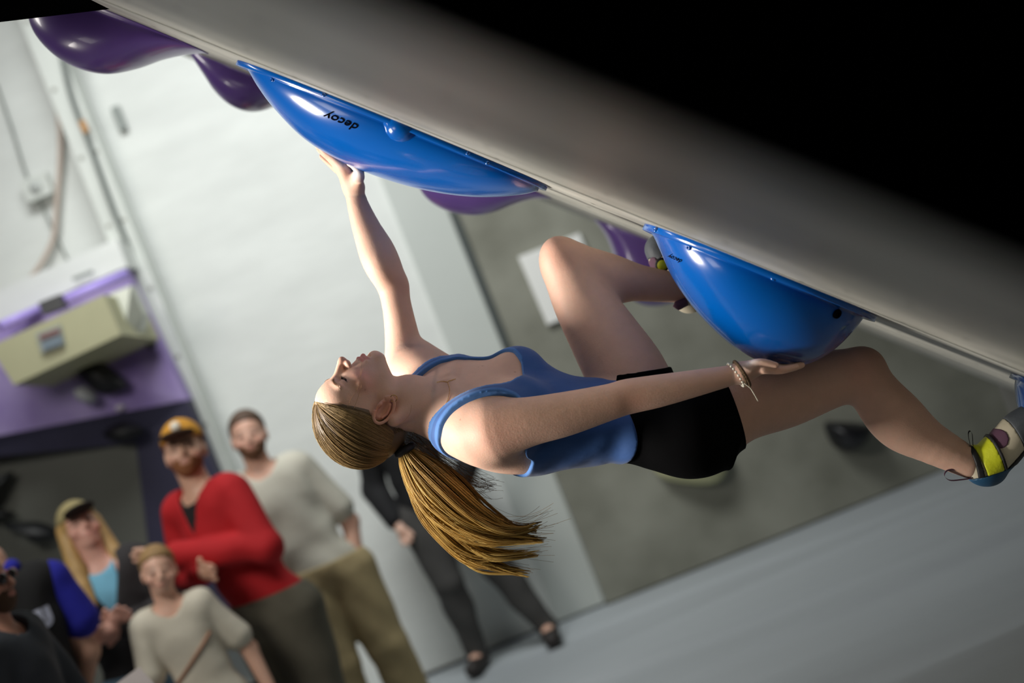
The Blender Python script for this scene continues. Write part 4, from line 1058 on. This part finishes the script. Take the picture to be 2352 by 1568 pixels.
# girl
MG2 = cloth('cream_tee', (214, 208, 190), noise=.06)
rr = person('blonde girl in a cream t-shirt with a thin strap across her chest', 1.40, (350, 1296), 5.6, 12, dict(mat=MG2, name='t_shirt', sleeve=.72, hem=.46, off=.012), dict(kind='short', name='shorts', mat=cloth('black_kid_shorts', (30, 30, 32)), off=.016, to=.33, waist=.54),
    head=(4, 0, 8), hs=1.04, arms={1: [(.150, .02, .63), (.16, -.01, .47)], -1: [(-.13, -.02, .63), (-.02, -.09, .50)]}, hair=dict(mat=mat('dark_blonde_hair', srgb(168, 134, 88), .7, noise=.3, nscale=70), nape=.03), skin=(228, 182, 158), shoes=(200, 200, 205), build_=.95, lean=(-.035, 0))
root, tw, hq, gar, pc, he, hc, u = rr
ts = [o for o in COL.objects if o.parent == root and o.name.startswith('t_shirt')][0]
tsb = bvh(np.array([v.co for v in ts.data.vertices]) + rootloc(ts), [list(p.vertices) for p in ts.data.polygons])
sp_ = []
for x, z in zip(np.linspace(.075, -.095, 26), np.linspace(.725, .600, 26)):
    a = tw(np.array([x - .03, -.4, z]) * u); b = tw(np.array([x - .03, .4, z]) * u); dv = (b - a) / np.linalg.norm(b - a)
    loc, nor, _, _ = tsb.ray_cast(Vector(a), Vector(dv))
    if loc is not None: sp_.append(np.array(loc) - dv * .003)
v, f = tube(np.array(sp_), .007, 8); obj('bag_strap', v, f, mat('tan_strap', srgb(160, 118, 92), .7), root)
# man by the wall behind the ponytail
person('man in a black top and grey trousers standing by the wall behind the ponytail', 1.82, (872, 872), 7.95, -6, dict(mat=cloth('black_sweater', (20, 20, 23)), name='sweater', sleeve=1, hem=.47, off=.014), dict(kind='long', mat=cloth('dark_grey_trousers', (78, 76, 74)), off=.012, waist=.56, to=.03),
    head=(-10, 0, 0), arms={1: [(.19, .03, .635), (.10, -.04, .53)], -1: [(-.15, .03, .63), (-.11, -.03, .52)]}, legs={-1: [(-.03, -.03, .285), (-.035, .012, .045)], 1: [(.125, -.02, .285), (.195, .015, .045)]}, hair=dict(mat=mat('dark_hair', srgb(50, 38, 32), .7), nape=.02), shoes=(44, 38, 36), build_=1.02)
# man seen from behind in black and blue jersey
rj = person('person seen from behind in a black jersey with blue sleeves and white lettering', 1.80, (-50, 1220), 5.3, 218, dict(mat=cloth('black_jersey', (12, 12, 14)), name='jersey', sleeve=.0, hem=.44, off=.014), dict(kind='long', mat=cloth('black_trousers', (16, 16, 18)), off=.014, waist=.55),
    head=(20, 48, 0), hair=dict(mat=mat('dark_brown_hair', srgb(70, 54, 40), .7), nape=-.02), skin=(206, 160, 136), build_=.98, shoes=(30, 30, 30), arms={1: [(.118, .0, .63), (.09, -.06, .54)], -1: [(-.118, .0, .63), (-.09, -.06, .54)]})
root, tw, hq, gar, pc, he, hc, u = rj
MBL = cloth('blue_sleeve', (24, 28, 150), noise=.1)
for s in (-1, 1):
    gar('sleeve', [pc((s * .065, .008, .822), (s * .098, .008, .80), .022, .030), pc((s * .098, .008, .80), (s * .122, .014, .70), .030, .032)], .010, None, MBL)
gar('collar', [pc((-.03, .02, .855), (.03, .02, .855), .014, .014), pc((.03, .02, .855), (.04, -.02, .85), .014, .012), pc((-.03, .02, .855), (-.04, -.02, .85), .014, .012)], .002, None, MBL)
Vt, Ft = textmesh('BABU', .075)
Vt2 = np.stack([-Vt[:, 0] * 1.0, np.full(len(Vt), .0), Vt[:, 1]], 1)
jt = [o for o in COL.objects if o.parent == root and o.name.startswith('jersey')][0]
jb = bvh(np.array([v.co for v in jt.data.vertices]) + rootloc(jt), [list(p.vertices) for p in jt.data.polygons])
out = []
for x, _, z in Vt2:
    o_ = tw(np.array([x, .5, z + .735 * u])); dv = tw(np.array([x, -.5, z + .735 * u])) - o_
    loc, nor, _, _ = jb.ray_cast(Vector(o_), Vector(dv).normalized())
    out.append(np.array(loc) - dv / np.linalg.norm(dv) * .003 if loc is not None else o_ + dv * .4)
obj('lettering', np.array(out), Ft, mat('white_print', srgb(200, 205, 226), .7), root, smooth=False)
# man at the left edge, in profile
ra = person('bearded man in profile at the left edge, dark grey shirt and red-rimmed sunglasses', 1.655, (-54, 1324), 4.5, 80, dict(mat=cloth('slate_shirt', (58, 64, 72), noise=.2), name='shirt', sleeve=.9, hem=.46, off=.016), dict(kind='long', mat=cloth('navy_trousers', (28, 30, 38)), off=.014, waist=.56),
    head=(0, 4, 0), arms={1: [(.15, .0, .62), (.05, -.20, .575)], -1: [(-.16, .0, .62), (-.10, -.17, .55)]}, hair=dict(mat=mat('sandy_hair', srgb(136, 112, 74), .7), nape=.02), beard=mat('dark_beard', srgb(84, 62, 46), .9), skin=(190, 140, 118), build_=.98)
root, tw, hq, gar, pc, he, hc, u = ra
M_sg = mat('sunglass_lens', (0.01, 0.004, 0.006, 1), .15); M_rf = mat('red_frame', srgb(120, 24, 34), .4)
sg = gar('sunglasses', [hc((-.034, -.05, .071), (.034, -.05, .071), .006, .006, .004), hc((.034, -.05, .071), (.045, .0, .072), .004, .003, .004), hc((-.034, -.05, .071), (-.045, .0, .072), .004, .003, .004)], .001, None, M_rf, h=.004)
gar('lens', [he((.018, -.055, .066), (.015, .006, .011), .003)], .001, None, M_sg, sg, h=.004); gar('lens', [he((-.018, -.055, .066), (.015, .006, .011), .003)], .001, None, M_sg, sg, h=.004)
# papers in his hands
pb = P(300, 1585, 4.35)
pr = thing('paper_sheets', 'bundle of white paper sheets at the bottom edge below the denim shorts', 'paper', pb)
M_pap = mat('white_paper', srgb(206, 198, 196), .8)
for k in range(5):
    R = rotz(.3 + .12 * k) @ rotx(.5 + .1 * k) @ roty(-.35); v, f = boxv(pb + np.array([.012 * k - .03, .006 * k, .012 * k - .055]), (.085, .12, .0016), R); obj('sheet', v, f, M_pap, pr, smooth=False)

# ------------------------------------------------------------------ climbing wall and fittings on the left
YP = 7.95
def pp(pts, d=YP): return [P(x, y, d) for x, y in pts]
def panel(name, label, pts, d, thick, m, kind='structure', ds_=None):
    pts3 = [P(x, y, (ds_[i] if ds_ else d)) for i, (x, y) in enumerate(pts)]
    v, f = prism(pts3, (0, thick, 0)); o = obj(name, v, f, m, smooth=False); tag(o, label, 'wall', kind=kind); return o
M_pu = mat('purple_wall_paint', srgb(134, 112, 176), .75, noise=.30, nscale=3.2, detail=8, col2=srgb(172, 156, 204), bump=.2, bscale=50)
M_nv = mat('navy_wall_paint', srgb(50, 48, 72), .75, noise=.25, nscale=3, detail=7)
M_gd = mat('dark_grey_wall', srgb(96, 97, 90), .8, noise=.12, nscale=3)
panel('wall_purple', 'purple climbing wall panel above the spectators at left', [(-160, 818), (288, 622), (430, 918), (-160, 1030)], YP, .14, M_pu, ds_=[7.6, 7.9, 7.95, 7.7])
panel('wall_navy', 'dark navy climbing wall panel behind the red fleece', [(-160, 1030), (430, 918), (520, 1140), (640, 1440), (330, 1568), (345, 1290), (312, 1018), (-160, 1062)], YP, .14, M_nv, ds_=[7.7, 7.95, 7.95, 7.95, 7.95, 7.97, 7.97, 7.75])
panel('wall_inset', 'dark grey climbing wall facet behind the blonde woman', [(-160, 1062), (312, 1018), (345, 1290), (330, 1568), (-160, 1760)], YP + .03, .14, M_gd)
# white steel post
a0, a1 = P(150, 118, 8.2), P(470, 948, 8.2); xm = (P(232, 330, 8.2)[0])
post = thing('steel_post', 'white steel post with bolt holes left of the bearded man', 'post', (xm, 8.25, 0))
M_post = mat('white_steel', srgb(214, 218, 212), .5, noise=.08, nscale=5)
pxm = P(395, 820, 8.2)[0]
for nm, dx, dy, wx, wy in (('flange', 0, -.07, .16, .02), ('flange', 0, .07, .16, .02), ('web', 0, 0, .02, .14)):
    v, f = boxv((pxm + dx, 8.22 + dy, 2.8), (wx, wy, 5.6)); obj(nm, v, f, M_post, post, smooth=False)
post.location = (pxm, 8.22, 0)
for ch in post.children: ch.data.transform(Matrix.Translation((xm - pxm, .03, 0)))
for i, z in enumerate(np.arange(1.0, 4.6, .42)):
    for s in (-1, 1):
        v, f = tube([(pxm + .045 * s, 8.145, z), (pxm + .045 * s, 8.137, z)], .014, 10); obj('bolt', v, f, mat('dull_bolt', srgb(150, 150, 142), .6) if (i == 0 and s == -1) else bpy.data.materials['dull_bolt'], post, smooth=False)
# cables
def cable(name, label, pts, d, r, col):
    v, f = tube(spline(np.array([P(x, y, d) for x, y in pts]), 40), r, 8); o = obj(name, v, f, mat(name + '_skin', srgb(*col), .6)); tag(o, label, 'cable'); return o
cable('pink_cable', 'thin pinkish cable hanging down the white wall at left', [(118, 60), (128, 200), (138, 330), (130, 470), (118, 560), (60, 652), (-30, 730)], 8.33, .016, (196, 180, 168))
cable('grey_conduit', 'dark grey conduit running down beside the white post', [(128, 60), (160, 210), (205, 330), (255, 470), (292, 560)], 8.09, .014, (112, 118, 114))
cable('black_wire', 'thin dark wire on the white wall at far left', [(-10, 190), (25, 290), (60, 400), (100, 480), (160, 608)], 8.36, .006, (120, 126, 120))
jb_ = P(90, 432, 8.36); jr = thing('junction_box', 'white junction box on the wall at far left', 'box', jb_)
v, f = boxv(jb_ + [0, -.02, 0], (.16, .07, .13)); obj('box', v, f, M_post, jr, smooth=False)
v, f = tube([jb_ + [0, -.055, 0], jb_ + [0, -.066, 0]], .035, 16); obj('lid', v, f, mat('box_lid', srgb(190, 194, 190), .5), jr)
def smallbox(name, label, px, py, d, s, col, cat, rz=0.0):
    c = P(px, py, d); v, f = boxv(c, s, roty(rz)); o = obj(name, v, f, mat(name + '_paint', srgb(*col), .6), smooth=False)
    m_ = o.modifiers.new('bev', 'BEVEL'); m_.width = min(s) * .2; m_.segments = 2; tag(o, label, cat); return o
smallbox('cable_clip', 'small orange-brown clip on the conduit', 193, 291, 8.08, (.035, .03, .075), (176, 128, 72), 'clip')
smallbox('wall_bracket', 'small grey bracket on the white wall near the purple hold', 274, 272, 8.37, (.05, .03, .15), (140, 146, 142), 'bracket')
smallbox('vent_slot', 'narrow grey slot cover on the pale lintel at left', 190, 632, 7.85, (.12, .02, .02), (150, 156, 152), 'cover')
v, f = prism(pp([(-60, 690), (268, 548), (292, 612), (-60, 762)], 7.9), (0, .35, 0)); o = obj('trim_3', v, f, M_white, smooth=False); tag(o, 'white lintel above the purple climbing wall', 'trim', kind='structure')
M_lav = mat('lavender_lit_top', srgb(176, 156, 236), .4)  # bright light on the purple wall's top edge, painted as lavender
for pts, lb in (([(0, 748), (94, 708)], 'lavender strip, bright light painted on the left end of the purple wall top'), ([(150, 688), (292, 628)], 'lavender strip, bright light painted on the wall top beside the white post')):
    c0, c1 = P(*pts[0], 7.55), P(*pts[1], 7.75); v, f = tube([c0, c1], .026, 10); o = obj('lit_edge_strip', v, f, M_lav); tag(o, lb, 'strip')
c = P(124, 700, 7.6); v, f = boxv(c, (.12, .1, .07)); o = obj('speaker_box', v, f, mat('dark_box', srgb(60, 60, 62), .5), smooth=False); tag(o, 'dark grey box between the two lavender strips', 'box')
# the big yellowish volume
M_vol = mat('khaki_volume', srgb(176, 174, 140), .6, noise=.1, nscale=4)
f4 = [P(-25, 796, 7.35), P(238, 676, 7.35), P(278, 768, 7.35), P(32, 884, 7.35)]
vr = thing('box_volume', 'large khaki box volume on the purple wall with a small sign', 'volume', np.mean(f4, 0))
Vv = f4 + [p + np.array([.06, .5, -.05]) for p in f4]; Ff = [[0, 1, 2, 3], [7, 6, 5, 4], [0, 4, 5, 1], [1, 5, 6, 2], [2, 6, 7, 3], [3, 7, 4, 0]]
obj('shell', np.array(Vv), fixn(Vv, Ff), M_vol, vr, smooth=False)
sg4 = [P(82, 766, 7.34), P(140, 744, 7.34), P(150, 792, 7.34), P(96, 812, 7.34)]
v, f = prism(sg4, (0, -.006, 0)); so = obj('sign', v, f, mat('sign_face', srgb(150, 156, 150), .6), vr, smooth=False)
sg5 = [P(90, 770, 7.325), P(136, 753, 7.325), P(139, 764, 7.325), P(93, 781, 7.325)]; v, f = prism(sg5, (0, -.003, 0)); obj('sign_bar', v, f, mat('sign_red', srgb(120, 84, 84), .6), so, smooth=False)
sg5 = [P(96, 786, 7.325), P(140, 769, 7.325), P(145, 788, 7.325), P(101, 805, 7.325)]; v, f = prism(sg5, (0, -.003, 0)); obj('sign_text_block', v, f, mat('sign_blue', srgb(112, 126, 138), .6), so, smooth=False)
sf = [P(250, 676, 7.5), P(300, 655, 7.5), P(330, 720, 7.6), P(318, 775, 7.6), P(284, 782, 7.5)]
v, f = prism(sf, (0, .12, 0)); o = obj('clear_bag', v, f, mat('pale_plastic', srgb(206, 210, 196), .3), smooth=False); tag(o, 'pale plastic wrap at the right end of the khaki volume', 'wrap')
# holds seen on the rear climbing walls
def blob(name, label, outline, d, thick, col, rough=.5, group=None, cat='climbing hold', m=None, shadowface=None):
    cen_ = np.mean([P(x, y, d) for x, y in outline], 0); ring_ = np.array([P(x, y, d) for x, y in outline])
    n = 40; rr_ = spline(np.r_[ring_[-1:], ring_, ring_[:2]], (len(outline) + 2) * 6 + 1)[6:-6 - 1]; n = len(rr_); V = []; L = 7
    for l in range(L):
        a = l / (L - 1) * math.pi / 2; k = math.cos(a); V += list(cen_ + (rr_ - cen_) * k + np.array([0, -thick * math.sin(a), 0]))
    Fs = [[l * n + i, l * n + (i + 1) % n, (l + 1) * n + (i + 1) % n, (l + 1) * n + i] for l in range(L - 1) for i in range(n)]
    o = obj(name, np.array(V), fixn(V, Fs), m or mat(name + '_col', srgb(*col), rough)); tag(o, label, cat, group); return o
GH = 'holds on the rear climbing walls'
blob('black_hold', 'black angular hold below the khaki volume', [(166, 838), (222, 826), (262, 850), (292, 880), (280, 898), (226, 902)], 7.8, .14, (16, 16, 18), group=GH)
blob('grey_hold', 'small grey and white knob hold under the black angular hold', [(172, 896), (196, 886), (222, 908), (212, 926), (182, 918)], 7.75, .10, (170, 172, 176), group=GH)
blob('white_hold', 'tiny white hold near the bottom of the purple panel', [(264, 934), (276, 926), (288, 930), (284, 942), (270, 944)], 7.88, .04, (214, 206, 222), group=GH)
blob('black_hold', 'black hold on the navy panel above the grey facet', [(240, 990), (280, 968), (322, 978), (326, 1000), (290, 1012), (250, 1008)], 7.85, .10, (12, 12, 16), group=GH)
blob('black_hold', 'small black hold on the purple wall edge by the white post', [(336, 780), (350, 770), (360, 788), (352, 802), (340, 798)], 7.88, .05, (24, 22, 26), group=GH)
blob('black_hold', 'black pointed hold at the left edge of the grey facet', [(-30, 1110), (30, 1082), (14, 1118), (-4, 1150), (-30, 1160)], 7.9, .10, (12, 12, 12), group=GH)
blob('black_hold', 'flat black spike hold above the black plate hold at left', [(-40, 1162), (0, 1168), (36, 1178), (0, 1192), (-40, 1190)], 7.9, .08, (12, 12, 12), group=GH)
blob('black_hold', 'black plate hold behind the blonde woman', [(10, 1205), (90, 1198), (140, 1226), (90, 1248), (60, 1228)], 7.9, .10, (20, 22, 24), group=GH)
blob('black_hold', 'round black hold on the grey wall below the climber\'s knee', [(1893, 975), (1925, 968), (1998, 976), (1996, 1000), (1975, 1026), (1945, 1038), (1912, 1022)], 8.28, .16, (22, 22, 26), .35, group=GH)
blob('cream_hold', 'cream hold on the grey wall just below the shorts', [(1496, 1040), (1600, 1015), (1668, 1040), (1662, 1092), (1625, 1112), (1540, 1104), (1504, 1082)], 8.28, .12, (206, 204, 160), group=GH)
pts = pp([(1190, 590), (1330, 535), (1398, 690), (1257, 746)], 8.3); v, f = prism(pts, (0, -.012, 0)); o = obj('paper_notice', v, f, mat('notice_paper', srgb(240, 240, 236), .7), smooth=False); tag(o, 'white paper notice on the grey wall behind the bent knee', 'notice')
